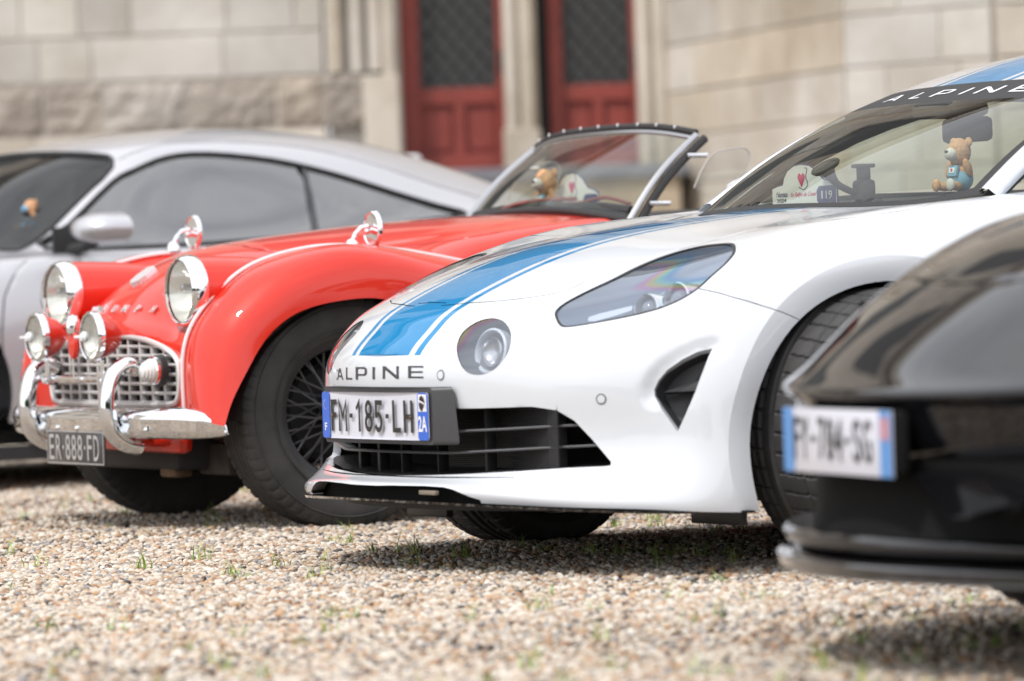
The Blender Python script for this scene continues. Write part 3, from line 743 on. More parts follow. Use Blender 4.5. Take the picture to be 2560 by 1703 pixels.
# =================================================================== WHITE COUPE
FA = Frame(60, 0.42698, 11.06795)
def build_white():
    fr = FA
    car = empty('sports_coupe', fr.M, label='white low sports coupe with a wide blue stripe over its bonnet', cat='car')
    rows = [
     [(.893,0,.184),(.876,.2,.184),(.825,.4,.181),(.764,.55,.175),(.69,.67,.17),(.575,.78,.162),(.385,.872,.150),(0,.905,.150),(-.45,.895,.150),(-1,.875,.15)],
     [(.899,0,.222),(.881,.2,.221),(.828,.4,.214),(.765,.55,.205),(.685,.67,.20),(.57,.78,.195),(.388,.875,.19),(0,.908,.19),(-.45,.898,.19),(-1,.878,.19)],
     [(.850,0,.246),(.831,.2,.246),(.780,.39,.250),(.718,.53,.255),(.645,.65,.26),(.54,.762,.27),(.392,.868,.27),(0,.904,.27),(-.45,.896,.27),(-1,.877,.27)],
     [(.848,0,.33),(.828,.2,.33),(.772,.39,.335),(.706,.53,.34),(.63,.645,.345),(.53,.755,.35),(.395,.858,.355),(0,.898,.36),(-.45,.89,.36),(-1,.875,.36)],
     [(.856,0,.42),(.837,.2,.42),(.782,.39,.425),(.715,.53,.43),(.633,.645,.435),(.525,.752,.44),(.385,.852,.445),(0,.893,.45),(-.45,.886,.45),(-1,.87,.45)],
     [(.850,0,.505),(.831,.2,.505),(.772,.39,.508),(.70,.52,.512),(.612,.635,.518),(.50,.74,.527),(.36,.835,.535),(0,.886,.545),(-.45,.88,.545),(-1,.865,.545)],
     [(.792,0,.570),(.775,.2,.57),(.722,.385,.572),(.650,.51,.578),(.555,.625,.588),(.445,.73,.602),(.31,.812,.62),(0,.872,.64),(-.45,.872,.64),(-1,.86,.64)],
     [(.722,0,.622),(.706,.19,.622),(.655,.36,.623),(.582,.485,.632),(.487,.60,.650),(.375,.70,.672),(.24,.775,.695),(0,.838,.715),(-.45,.852,.72),(-1,.85,.72)],
     [(.525,0,.706),(.512,.18,.704),(.467,.335,.701),(.402,.455,.706),(.318,.56,.722),(.222,.65,.742),(.11,.715,.76),(-.07,.765,.775),(-.45,.808,.785),(-1,.82,.79)],
     [(.315,0,.765),(.302,.17,.762),(.267,.32,.756),(.212,.44,.758),(.14,.54,.770),(.065,.62,.785),(-.02,.675,.798),(-.16,.715,.81),(-.5,.765,.823),(-1,.79,.83)],
     [(.105,0,.796),(.095,.17,.793),(.062,.31,.786),(.017,.42,.787),(-.04,.515,.797),(-.10,.58,.807),(-.165,.63,.815),(-.27,.67,.824),(-.58,.72,.84),(-1,.75,.845)],
     [(-.06,0,.813),(-.07,.17,.810),(-.10,.31,.804),(-.14,.415,.804),(-.19,.50,.810),(-.24,.56,.817),(-.30,.605,.824),(-.40,.645,.832),(-.65,.69,.85),(-1,.72,.855)],
     [(-.235,0,.828),(-.245,.17,.826),(-.27,.31,.822),(-.305,.41,.821),(-.345,.49,.823),(-.39,.545,.826),(-.435,.585,.829),(-.50,.62,.835),(-.72,.66,.855),(-1,.69,.87)]]
    S = Surf(rows); S.prepare(10)
    pk = lambda pts: np.array(S.picks(fr, pts))
    both = lambda key, poly: [(key, poly), (key, mirror_uv(poly))]
    # wheel arch
    AR, AZ = .385, .262
    arch = []
    for a in np.linspace(-16, 196, 60):
        x, z = AR * math.cos(math.radians(a)), AZ + AR * math.sin(math.radians(a))
        arch.append(S.cast((x, 2, max(z, .152)), (0, -1, 0)))
    arch = np.array(arch); arch = np.concatenate([[[0, arch[0, 1]]], arch, [[0, arch[-1, 1]]]])
    ring2 = []
    for a in np.linspace(-8, 188, 90):
        x, z = (AR + .058) * math.cos(math.radians(a)), AZ + (AR + .058) * math.sin(math.radians(a))
        ring2.append(S.cast((x, 2, max(z, .152)), (0, -1, 0)))
    ring2 = np.array(ring2); ring2 = np.concatenate([[[0, ring2[0, 1]]], ring2, [[0, ring2[-1, 1]]]])
    # lower grille: outline of the nearer half, mirrored through the centre plane
    gp = [(1105,1022),(1200,1021),(1330,1017),(1392,1026),(1436,1052),(1480,1098),(1512,1136),(1528,1155),(1527,1164),(1515,1166),(1420,1170),(1300,1178),(1150,1186),(1040,1189),(960,1189)]
    g = pk([(x, y) for x, y in gp]); g = g[g[:, 1] > 0.02]
    gtop = [[S.pick(fr, 1105, 1022)[0], v] for v in np.linspace(0, g[0, 1], 5)[:-1]]
    gt = np.array(gtop); gb = np.array([[g[-1, 0], 0.0]])
    half = np.concatenate([gt, g, gb]); grille = np.concatenate([half[1:-1], mirror_uv(half[1:-1])[::-1]])
    # side intake
    ip = [(1781,865),(1743,873),(1701,894),(1664,922),(1642,950),(1632,973),(1633,990),(1648,1014),(1670,1046),(1690,1076),(1695,1078),(1716,1032),(1738,981),(1760,922)]
    intake = pk(ip)
    ip_open = S(*intake[:7].T)
    # head lamp / fog lamp
    hp = [(1387,790),(1392,773),(1417,754),(1468,727),(1530,698),(1588,669),(1645,645),(1701,627),(1757,614),(1813,608),(1835,610),(1840,622),(1836,637),(1813,663),(1782,690),(1747,722),(1701,751),(1645,774),(1574,792),(1490,808),(1425,818),(1400,815)]
    head = pk(catmull(hp, 3, True))
    fp = [(1142,878),(1146,850),(1160,827),(1186,808),(1212,798),(1238,796),(1262,806),(1276,828),(1278,852),(1270,882),(1250,912),(1222,932),(1195,938),(1170,932),(1152,912)]
    fog = pk(catmull(fp, 3, True))
    # bonnet shut line, used on the near half and mirrored
    bl = [(1078,764),(1103,764),(1130,762),(1166,758),(1254,752),(1340,742),(1400,731),(1432,720),(1465,704)]
    bl = pk(bl); cen_u = S.pick(fr, 1056, 757)[0]
    hl = np.concatenate([[[cen_u, 0.0], [cen_u - .02, .35]], bl[1:]])
    side = pk([(1700,623),(1790,600),(1922,566),(2060,553),(2144,543),(2240,530),(2307,518),(2331,507)])
    hood_edge = np.concatenate([hl, side])
    hood = np.concatenate([hood_edge, [[12.0, side[-1, 1]]], [[12.0, -side[-1, 1]]], mirror_uv(hood_edge)[::-1][:-1]])
    gapF = ribbon(S, np.concatenate([mirror_uv(hl)[::-1][:-1], hl]), .0035)
    gapS = ribbon(S, side, .0030)
    gapW = ribbon(S, pk([(1748,722),(1800,733),(1900,763),(1960,781),(1999,794),(2012,799)]), .0032)
    # stripes (constant distance from the centre line)
    ub = S.pick(fr, 1000, 889)[0]; us_ = np.linspace(ub, 12, 46)
    def band(y0, y1):
        a = [(u, S.v_at_y(u, y0)) for u in us_]; b = [(u, S.v_at_y(u, y1)) for u in us_]
        return np.array(a + b[::-1])
    stripes = [('blue', band(-.122, .122)), ('blue', band(.143, .166)), ('blue', band(-.166, -.143))]
    blk = lambda key, polys: [(key, p) for p in polys]
    def inward(P, uv, S_):
        P = P.copy()
        # rolled arch lip
        for sgn in (1, -1):
            m = (P[:, 1] * sgn > .55)
            r = np.hypot(P[:, 0], P[:, 2] - AZ); k = np.clip(1 - (r - AR) / .058, 0, 1) * m
            P[:, 1] -= sgn * .024 * k
        # scoop sunk round the intake mouth
        N = S_.normal(uv[:, 0], uv[:, 1])
        for sgn in (1, -1):
            Q = ip_open.copy(); Q[:, 1] *= sgn
            d = np.full(len(P), 9.)
            for i in range(len(Q) - 1):
                a, b = Q[i], Q[i + 1]; t = np.clip(((P - a) @ (b - a)) / ((b - a) @ (b - a)), 0, 1)
                d = np.minimum(d, np.linalg.norm(P - a - t[:, None] * (b - a), axis=1))
            near = d < .06
            k = np.clip(1 - d / .036, 0, 1); k = k * k * (3 - 2 * k)
            P[near] -= (N * (.014 * k)[:, None])[near]
        # feature line running round the nose below the lamps and waist of the lower corner
        return P
    sl_ = pk([(940,1214),(1000,1214),(1060,1215),(1108,1218),(1132,1224),(1154,1234),(1176,1243),(1200,1250)])
    sl_ = np.concatenate([[[sl_[0, 0], 0.0]], sl_]); slit = np.concatenate([mirror_uv(sl_[1:])[::-1], sl_, [[0, sl_[-1, 1]]], [[0, -sl_[-1, 1]]]])
    regs = [('bonnet', hood)] + stripes + both('flare', ring2) + both('cut', arch) + [('cut', grille), ('cut', slit)] + both('cut', intake) + both('cut', head) + both('cut', fog)
    regs += [('gap', gapF)] + both('gap', gapS) + both('gap', gapW)
    # stripe triangles inside the bonnet outline belong to the bonnet: classify both
    R_ = skin(S, 150, 230, regs, inward)
    # split blue and white by hood membership
    bmw = MB(); bmh = MB()
    bmw.add(*[R_['base'][i].tolist() for i in (0, 1)], 0)
    bmw.add(*[R_['flare'][i].tolist() for i in (0, 1)], 0)
    bmh.add(*[R_['bonnet'][i].tolist() for i in (0, 1)], 0)
    P, T, UV = R_['blue']; ins = pip(UV[T].mean(1), hood)
    bmh.add(P.tolist(), T[ins].tolist(), 1); bmw.add(P.tolist(), T[~ins].tolist(), 1)
    P, T, UV = R_['gap']
    Pg = P - S.normal(UV[:, 0], UV[:, 1]) * .004
    bmw.add(Pg.tolist(), T.tolist(), 2)
    bmw.add(*wall(S, slit[:-2], .035, inward, closed=False, d3=(-1, 0, 0)), 0)
    for poly in (grille, intake, mirror_uv(intake)):
        bmw.add(*wall(S, poly, .020, inward), 0)
    for poly in (arch, mirror_uv(arch)):
        s = 1 if poly[3, 1] > 0 else -1
        bmw.add(*wall(S, poly, .03, inward, closed=False, d3=(0, -s, 0)), 0)
    for poly in (head, mirror_uv(head), fog, mirror_uv(fog)):
        bmw.add(*wall(S, poly, .006, inward), 3)
    body = bmw.build('body', [M['white'], M['blue'], M['gap'], M['gapblack']], sharp=None, parent=car)
    bon = bmh.build('bonnet', [M['white'], M['blue']], sharp=None, parent=car)
    for o in (body, bon):
        bm = bmesh.new(); bm.from_mesh(o.data); bmesh.ops.remove_doubles(bm, verts=bm.verts[:], dist=2e-5); bmesh.ops.recalc_face_normals(bm, faces=bm.faces[:])
        ringr = lambda v: abs(math.hypot(v.co.x, v.co.z - AZ) - AR - .058) < .0022 and abs(v.co.y) > .5
        for e in bm.edges:
            if len(e.link_faces) == 2 and (e.calc_face_angle(0) > math.radians(32) or (o is body and ringr(e.verts[0]) and ringr(e.verts[1]) and e.calc_face_angle(0) > math.radians(4))): e.smooth = False
        bm.to_mesh(o.data); bm.free()
    # ---- dark under structure behind the skin (stops light, closes the wells)
    mb = MB()
    for s in (1, -1):
        pr = [(AR + .015, .90 * s), (AR + .02, .60 * s), (.02, .60 * s)]
        vs, fs = [], []
        for k in range(41):
            a = math.radians(-12 + 204 * k / 40)
            for r, y in pr: vs.append((r * math.cos(a), y - (.075 * s if abs(y) > .8 else 0), AZ + r * math.sin(a)))
        for k in range(40):
            for i in range(2): fs.append((k * 3 + i, k * 3 + i + 1, k * 3 + i + 4, k * 3 + i + 3))
        mb.add(vs, fs)
    mb.build('wheel_well', M['gapblack'], parent=car)
    mb = MB()
    fl = [(.80, 0), (.79, .2), (.75, .36), (.68, .52), (.60, .64), (.47, .75), (.37, .80), (.37, .60), (-.40, .60), (-.40, .84), (-2.9, .84)]
    fl = fl + [(x, -y) for x, y in fl[::-1]]
    mb.prism(fl, (0, 0, .158), (1, 0, 0), (0, 1, 0), (0, 0, 1), .012)
    mb.build('underfloor', M['gapblack'], parent=car)
    # ---- splitter blade
    pl = [(.905, -.0), (.887, .2), (.836, .4), (.774, .55), (.698, .675), (.583, .785), (.395, .872), (.388, .80), (.70, .3), (.72, 0)]
    pl = pl + [(x, -y) for x, y in pl[::-1] if abs(y) > 0]
    mb = MB(); n = len(pl)
    zt = lambda x, y: .186 - .032 * min(1, abs(y) / .87) ** 2
    o2 = catmull([(x, y, 0) for x, y in pl[:7]], 6); o2 = np.concatenate([o2, [[.39, .78, 0]], [[.60, .35, 0]], [[.62, 0, 0]]])
    o2 = [tuple(p[:2]) for p in o2]; o2 = o2 + [(x, -y) for x, y in o2[::-1] if y > 0]
    tri = tessellate_polygon([[Vector((a, b, 0)) for a, b in o2]]); n = len(o2)
    V_ = [(x, y, zt(x, y)) for x, y in o2] + [(x - .004, y, zt(x, y) - .006) for x, y in o2]
    F_ = [tuple(t) for t in tri] + [tuple(i + n for i in t) for t in tri] + [(i, (i + 1) % n, (i + 1) % n + n, i + n) for i in range(n)]
    mb.add(V_, F_); mb.build('splitter', M['gloss_black'], parent=car)
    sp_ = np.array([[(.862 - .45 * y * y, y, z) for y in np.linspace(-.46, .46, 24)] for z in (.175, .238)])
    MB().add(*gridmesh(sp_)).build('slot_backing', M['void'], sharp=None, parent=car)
    q_ = fr.atx(1072, 1232, .868); MB().box((q_[0], q_[1], q_[2]), (.012, .075, .010), bev=.002).build('splitter_bracket', M['tan_bracket'], parent=car)
    # brake duct deflectors below the floor
    for cx, cy, wy in ((.38, .02, 0), (0, 0, 0)): pass
    for px0, px1, yt, yb, yy in ((1016,1116,1256,1291,-.10), (1726,1851,1266,1312,.62)):
        a = fr.aty(px0, yb, yy); 
        xx = .55 if yy < .2 else .36
        A_ = fr.atx(px0, (yt + yb) / 2, xx); B_ = fr.atx(px1, (yt + yb) / 2, xx)
        z0 = fr.atx((px0 + px1) / 2, yb, xx)[2]
        MB().box((xx - .01, (A_[1] + B_[1]) / 2, (z0 + (.155 if yy > 0 else .182)) / 2), (.02, abs(B_[1] - A_[1]), (.155 if yy > 0 else .182) - z0), bev=.004).build('deflector', M['blackplastic'], parent=car)
    for i, (px, py) in enumerate(((930,1251),(1004,1253),(1140,1255),(1274,1253),(1430,1256),(1597,1257),(1770,1266))):
        q = fr.atz(px, py, .172 if px < 1700 else .160)
        MB().lathe([(0, 0), (.011, 0), (.013, .004), (.013, .01)], 10, center=(q[0] - .02, q[1], q[2] - .012)).build('floor_screw', M['rust'], parent=car)
    # ---- lower grille: recess, radiator core, two long slats, uprights
    GP = S(grille[:, 0], grille[:, 1])
    mb = MB(); n = len(GP)
    Q = GP.copy(); Q[:, 0] -= .17; Q[:, 1] *= .93; Q[:, 2] = (Q[:, 2] - .33) * .85 + .33
    Q2 = GP - np.array([.018, 0, 0])
    mb.add(np.concatenate([Q2, Q]), [(i, (i + 1) % n, (i + 1) % n + n, i + n) for i in range(n)])
    c = Q.mean(0); mb.add(np.concatenate([Q, [c]]), [(i, (i + 1) % n, n) for i in range(n)])
    gr = mb.build('grille_recess', M['blackplastic'], parent=car)
    mb = MB()
    for k in range(34): mb.box((.70, .30, .250 + k * .0044), (.004, .50, .0018))
    mb.build('radiator_core', M['greyplastic'], parent=car, kind='stuff')
    def slat(z0, z1, yspan, nm='grille_slat'):
        pts = []
        for y in np.linspace(-yspan, yspan, 41):
            t = abs(y) / yspan; z = z0 + (z1 - z0) * t ** 2; x = .868 - .47 * y * y - .02 * t ** 3 - (.02 if abs(y) > .6 else 0)
            pts.append((x - .012, y, z))
        m = MB(); vs = []; fs = []
        sec = [(0, .0025), (.004, 0), (0, -.0025), (-.03, -.0015), (-.03, .0015)]
        for i, p in enumerate(pts):
            for a, b in sec: vs.append((p[0] + a, p[1], p[2] + b))
        for i in range(40):
            for k in range(5): fs.append((i * 5 + k, i * 5 + (k + 1) % 5, i * 5 + 5 + (k + 1) % 5, i * 5 + 5 + k))
        m.add(vs, fs); return m.build(nm, M['greyplastic'], sharp=20, parent=car)
    def slat_px(pts, half):
        # slat traced on the opening surface, mirrored about the centre
        uv = pk(pts); P = S(uv[:, 0], uv[:, 1]); P = P[P[:, 1] > .02]; P[:, 0] -= .012
        P = np.concatenate([P[::-1] * [1, -1, 1], P]) if P[0, 1] < P[-1, 1] else np.concatenate([P * [1, -1, 1], P[::-1]])
        P = catmull(P, 6); m = MB(); vs = []; fs = []
        sec = [(0, .0028), (.003, 0), (0, -.0028), (-.034, -.0018), (-.034, .0018)]
        for p in P:
            for a, b in sec: vs.append((p[0] + a, p[1], p[2] + b))
        for i in range(len(P) - 1):
            for k in range(5): fs.append((i * 5 + k, i * 5 + (k + 1) % 5, i * 5 + 5 + (k + 1) % 5, i * 5 + 5 + k))
        m.add(vs, fs); m.build('grille_slat', M['slatgrey'], sharp=20, parent=car)
    slat_px([(1000,1083),(1130,1079),(1240,1074),(1330,1069),(1447,1063)], 0)
    slat_px([(960,1136),(1090,1133),(1200,1129),(1330,1122),(1450,1116),(1498,1113)], 0)
    for px, wd in ((858, .012), (905, .012), (962, .004), (1052, .004), (1172, .010), (1340, .040)):
        uv = S.pick(fr, px, 1120); P = S(*uv)
        xx = P[0] - .045
        MB().box((xx - .012, P[1], .33), (.028, wd, .20), bev=.003).build('grille_upright', M['blackplastic'] if wd < .03 else M['greyplastic'], parent=car)
    # grille floor lip (gloss)
    # ---- side intakes
    for s in (1, -1):
        IP = S(*intake.T); IP = inward(IP, intake, S); IP[:, 1] *= s; n = len(IP); c = IP.mean(0)
        N = S.normal(*intake.T).mean(0); N[1] *= s
        Q = IP - N * .016; B = Q - N * .045; B = B + (B.mean(0) - B) * .18
        mb = MB(); mb.add(np.concatenate([Q, B]), [(i, (i + 1) % n, (i + 1) % n + n, i + n) for i in range(n)])
        bm_ = B.mean(0); mb.add(np.concatenate([B, [bm_]]), [(i, (i + 1) % n, n) for i in range(n)])
        it = mb.build('side_intake', M['greyplastic'], sharp=30, parent=car)
        A3 = [S(*S.pick(fr, *p)) for p in ((1651,978),(1700,962),(1748,945),(1742,962),(1735,974),(1690,976))]
        A3 = np.array(A3) - N * [1, s, 1] * .022; A3[:, 1] *= s; Bk = A3 - N * .04; n = 6
        mb = MB(); mid = (A3[2] + A3[3]) / 2 
        mb.add(np.concatenate([A3, Bk]), [(0, 1, 5), (1, 2, 3, 4, 5)] + [(i, (i + 1) % n, (i + 1) % n + n, i + n) for i in range(n)])
        mb.build('intake_blade', M['blackplastic'], smooth=False, parent=it)
    # ---- lamps
    def lamp(poly, name, key, s):
        poly = poly if s == 1 else mirror_uv(poly)
        r = skin(S, 60, 90, [('lens', poly)], None, (max(poly[:, 0].min() - .05, 0), poly[:, 0].max() + .05), (poly[:, 1].min() - .05, poly[:, 1].max() + .05))['lens']
        P, T, UV = r; P = P - S.normal(UV[:, 0], UV[:, 1]) * .0015
        e = empty(name, parent=car)
        lens = MB().add(P.tolist(), T.tolist()).build('lens', M['lampglass'], sharp=None, parent=e)
        O3 = S(*poly.T); N = S.normal(*poly.T); n = len(O3); c = O3.mean(0); Nm = N.mean(0); Nm /= np.linalg.norm(Nm)
        return e, O3, N, Nm, c, n
    # iridescent polycarbonate lens
    m, t, b = newmat('lamp_lens_coated'); t.nodes.remove(b); o_ = t.nodes['Material Output']
    tr = t.nodes.new('ShaderNodeBsdfTransparent'); tr.inputs['Color'].default_value = (.93, .95, .98, 1)
    gl = t.nodes.new('ShaderNodeBsdfGlossy'); gl.inputs['Roughness'].default_value = .02
    lw = t.nodes.new('ShaderNodeLayerWeight'); lw.inputs['Blend'].default_value = .35
    cc = t.nodes.new('ShaderNodeTexCoord'); nn = t.nodes.new('ShaderNodeTexNoise'); nn.inputs['Scale'].default_value = 3.0; nn.inputs['Detail'].default_value = 1
    ad = t.nodes.new('ShaderNodeMath'); ad.operation = 'MULTIPLY_ADD'; ad.inputs[1].default_value = 2.6; rp = t.nodes.new('ShaderNodeValToRGB')
    fa = t.nodes.new('ShaderNodeMath'); fa.operation = 'FRACT'
    els = rp.color_ramp.elements; els[0].position = 0; els[0].color = (.86, .90, .95, 1); els[1].position = 1; els[1].color = (.86, .90, .95, 1)
    for p_, c_ in ((.30, (.86, .90, .95)), (.36, (1, .62, .88)), (.42, (1, .88, .45)), (.48, (.55, .95, .85)), (.55, (.45, .70, 1.0)), (.64, (.84, .89, .96))):
        e_ = els.new(p_); e_.color = (*c_, 1)
    mx = t.nodes.new('ShaderNodeMixShader'); schlick(t, 2.0, mx.inputs['Fac'])
    t.links.new(cc.outputs['Object'], nn.inputs['Vector']); t.links.new(nn.outputs['Fac'], ad.inputs[0]); t.links.new(lw.outputs['Facing'], ad.inputs[2])
    t.links.new(ad.outputs[0], fa.inputs[0]); t.links.new(fa.outputs[0], rp.inputs['Fac']); t.links.new(rp.outputs['Color'], gl.inputs['Color']); tm = t.nodes.new('ShaderNodeMix'); tm.data_type = 'RGBA'; tm.inputs['Factor'].default_value = .40; tm.inputs['A'].default_value = (.93, .95, .98, 1); t.links.new(rp.outputs['Color'], tm.inputs['B']); t.links.new(tm.outputs['Result'], tr.inputs['Color'])
    t.links.new(tr.outputs[0], mx.inputs[1]); t.links.new(gl.outputs[0], mx.inputs[2]); t.links.new(mx.outputs[0], o_.inputs['Surface'])
    M['lampglass'] = m
    M['guide'] = pmat('light_guide_grey', (.50, .54, .60), .3)
    M['lampinner'] = pmat('lamp_housing_grey', (.34, .40, .49), .6, spec=.3)
    M['lampdark'] = pmat('lamp_housing_dark', (.06, .064, .075), .35)
    for s in (1, -1):
        e, O3, N, Nm, c, n = lamp(head, 'headlight', 0, s)
        # housing bowl
        rings = [(0.002, 1.0), (.050, .97), (.080, .88)]; vs = []
        for d, k in rings: vs.append(O3 - Nm * d + (c - O3) * (1 - k))
        mb = MB(); mb.add(np.concatenate(vs), [(r * n + i, r * n + (i + 1) % n, (r + 1) * n + (i + 1) % n, (r + 1) * n + i) for r in range(2) for i in range(n)])
        mb.add(np.concatenate([vs[-1], [vs[-1].mean(0)]]), [(i, (i + 1) % n, n) for i in range(n)])
        mb.build('housing', M['lampinner'], sharp=None, parent=e)
        # dark rim gasket
        mb = MB(); a_ = O3 + N * .0004; b_ = a_ + (c - a_) / np.linalg.norm(c - a_, axis=1)[:, None] * (.006 + .009 * np.clip((O3 - c) @ np.array([.3, 0, .95]) / .045, 0, 1))[:, None]
        b_ = b_ + N * .0012
        mb.add(np.concatenate([a_, b_]), [(i, (i + 1) % n, (i + 1) % n + n, i + n) for i in range(n)]); mb.build('gasket', M['gapblack'], sharp=None, parent=e)
        def at(px, py, d):
            P = S(*S.pick(fr, px, py)); Nn = S.normal(*S.pick(fr, px, py)); P = P - Nn * d; P[1] *= s; return P
        fw = np.array([.93, .22 * s, .12]); fw /= np.linalg.norm(fw)
        e1 = np.cross(fw, (0, 0, 1)); e1 /= np.linalg.norm(e1); e2 = np.cross(e1, fw)
        for (px, py, r_, d) in ((1684, 714, .038, .040), (1608, 737, .034, .042)):
            cpos = at(px, py, d)
            mb = MB(); mb.lathe([(r_ * 1.08, -.05), (r_ * 1.08, .004), (r_, .008), (r_ * .93, .002), (r_ * .85, -.012), (r_ * .80, -.018)], 40, (e1, e2, fw), cpos)
            mb.build('projector_ring', M['chrome'], parent=e)
            mb = MB(); mb.lathe([(r_ * .80, -.018), (r_ * .7, -.006), (r_ * .5, .006), (r_ * .25, .012), (0.0001, .0135)], 32, (e1, e2, fw), cpos)
            mb.build('projector_lens', M['projector'] if 'projector' in M else M['lampdark'], parent=e)
        bar = [at(1458, 778, .030), at(1462, 766, .030), at(1488, 757, .030), at(1572, 736, .030), at(1570, 750, .030), at(1532, 764, .030), at(1476, 780, .030)]
        Bb = [p - Nm * .02 for p in bar]; n7 = len(bar)
        mb = MB(); cc_ = sum(bar) / n7; mb.add(bar + [cc_] + Bb, [(i, (i + 1) % n7, n7) for i in range(n7)] + [(i, (i + 1) % n7, n7 + 1 + (i + 1) % n7, n7 + 1 + i) for i in range(n7)])
        mb.build('light_guide', M['guide'], smooth=False, parent=e)
        e, O3, N, Nm, c, n = lamp(fog, 'fog_light', 0, s)
        rings = [(0.002, 1.0), (.03, .92), (.05, .62)]; vs = []
        for d, k in rings: vs.append(O3 - Nm * d + (c - O3) * (1 - k))
        mb = MB(); mb.add(np.concatenate(vs), [(r * n + i, r * n + (i + 1) % n, (r + 1) * n + (i + 1) % n, (r + 1) * n + i) for r in range(2) for i in range(n)])
        mb.add(np.concatenate([vs[-1], [vs[-1].mean(0)]]), [(i, (i + 1) % n, n) for i in range(n)])
        mb.build('housing', M['lampdark'], sharp=None, parent=e)
        fw = np.array([.97, .12 * s, .0]); fw /= np.linalg.norm(fw); e1 = np.cross(fw, (0, 0, 1)); e1 /= np.linalg.norm(e1); e2 = np.cross(e1, fw)
        cp = c - Nm * .030; fw = fw * .6 + Nm * .4; fw /= np.linalg.norm(fw); e1 = np.cross(fw, (0, 0, 1)); e1 /= np.linalg.norm(e1); e2 = np.cross(e1, fw)
        mb = MB(); mb.lathe([(.053, -.02), (.054, .004), (.049, .007), (.045, .0), (.043, -.01)], 44, (e1, e2, fw), cp); mb.build('outer_ring', M['whiteplastic'] if 'whiteplastic' in M else M['card'], parent=e)
        mb = MB(); mb.lathe([(.034, -.02), (.034, .0), (.031, .004), (.029, -.004), (.020, -.012), (.0001, -.016)], 40, (e1, e2, fw), cp); mb.build('reflector', M['satin'], parent=e)
    # ---- parking sensors
    for px, py, r_ in ((1102, 938, .0095), (1503, 998, .0095)):
        uv = S.pick(fr, px, py); P = S(*uv); N = S.normal(*uv)
        for s in (1, -1):
            Pm = P * [1, s, 1]; Nn = N * [1, s, 1]; e1 = np.cross(Nn, (0, 0, 1)); e1 /= np.linalg.norm(e1); e2 = np.cross(e1, Nn)
            MB().lathe([(r_ * 1.35, -.001), (r_ * 1.25, .0012), (r_ * 1.02, .0012), (r_ * .98, -.001)], 28, (e1, e2, Nn), Pm).build('sensor_ring', M['gap'], parent=car)
            MB().lathe([(r_ * .96, -.001), (r_ * .94, .0016), (.0001, .0018)], 28, (e1, e2, Nn), Pm).build('parking_sensor', M['white'], parent=car)
    # ---- nose lettering
    boxes = [('A', 842, 859, 921, 949), ('L', 866, 881, 919, 949), ('P', 890, 918, 918, 949), ('I', 932, 938.5, 918, 948), ('N', 957.5, 998, 916, 947), ('E', 1021, 1059, 915, 945.5)]
    sh = []
    for ch, x0, x1, yt, yb in boxes:
        v, f = glyph(ch); sh.append(([(x0 + a * (x1 - x0) + (0 if ch != 'x' else 0), yb + b * (yt - yb)) for a, b in v], f))
    def onb(px, py):
        uv = S.pick(fr, px, py); return S(*uv) + S.normal(*uv) * .0012
    decal(onb, sh, 'nose_lettering', M['graphite'], parent=car)
    # ---- number plate and holder (flat, slightly swept, faces forward)
    hx = .872
    zc = .372
    plt = empty('number_plate', parent=car)
    y0, y1, z0, z1 = -.260, .255, .321, .430
    def rr(y0, y1, z0, z1, r, n=5):
        pts = []
        for cx, cy, a0 in ((y1 - r, z1 - r, 0), (y0 + r, z1 - r, 90), (y0 + r, z0 + r, 180), (y1 - r, z0 + r, 270)):
            for k in range(n + 1): a = math.radians(a0 + 90 * k / n); pts.append((cx + r * math.cos(a), cy + r * math.sin(a)))
        return pts
    xf = lambda y: hx - .10 * y * y
    def plateface(poly, x, name, mat, parent, th=.0015, cut=None):
        tri = tessellate_polygon([[Vector((a, b, 0)) for a, b in poly]]); n = len(poly)
        MB().add([(xf(a) + x, a, b) for a, b in poly] + [(xf(a) + x - th, a, b) for a, b in poly], [tuple(t) for t in tri] + [(i, (i + 1) % n, (i + 1) % n + n, i + n) for i in range(n)]).build(name, mat, smooth=False, parent=parent)
    def rrs(y0, y1, z0, z1, r, seg=14):
        p = rr(y0, y1, z0, z1, r); out2 = []
        for i in range(len(p)):
            a, b = np.array(p[i]), np.array(p[(i + 1) % len(p)]); k = max(1, int(np.linalg.norm(b - a) / .04))
            for j in range(k): out2.append(tuple(a + (b - a) * j / k))
        return out2
    plateface(rrs(y0, y1, z0, z1, .009), 0, 'plate_sheet', M['platewhite'], plt)
    plateface(rrs(y0 + .0005, y0 + .040, z0 + .0005, z1 - .0005, .008), .0012, 'blue_band', M['plateblue'], plt, .001)
    plateface(rrs(y1 - .045, y1 - .0005, z0 + .0005, z1 - .0005, .008), .0012, 'blue_band', M['plateblue'], plt, .001)
    plateface([(y1 - .0405, z0 + .066), (y1 - .005, z0 + .066), (y1 - .005, z1 - .004), (y1 - .0405, z1 - .004)], .0018, 'emblem_field', M['whiteink'], plt, .0004)
    # emblem: head in profile with a headband
    hd = [(.30,.02),(.62,.0),(.60,.12),(.72,.22),(.88,.40),(.92,.62),(.82,.84),(.60,.97),(.36,.95),(.18,.82),(.12,.64),(.14,.52),(.05,.40),(.12,.36),(.10,.28),(.15,.24),(.13,.14),(.26,.12)]
    fx = lambda a, b: (xf(y1 - .04) + .0026, y1 - .0385 + a * .030, z0 + .068 + b * .035)
    tri = tessellate_polygon([[Vector((a, b, 0)) for a, b in hd]])
    decal(fx, [(hd, tri)], 'emblem', M['ink'], parent=plt)
    fx2 = lambda a, b: (xf(y1 - .04) + .0033, y1 - .0385 + a * .030, z0 + .068 + b * .035)
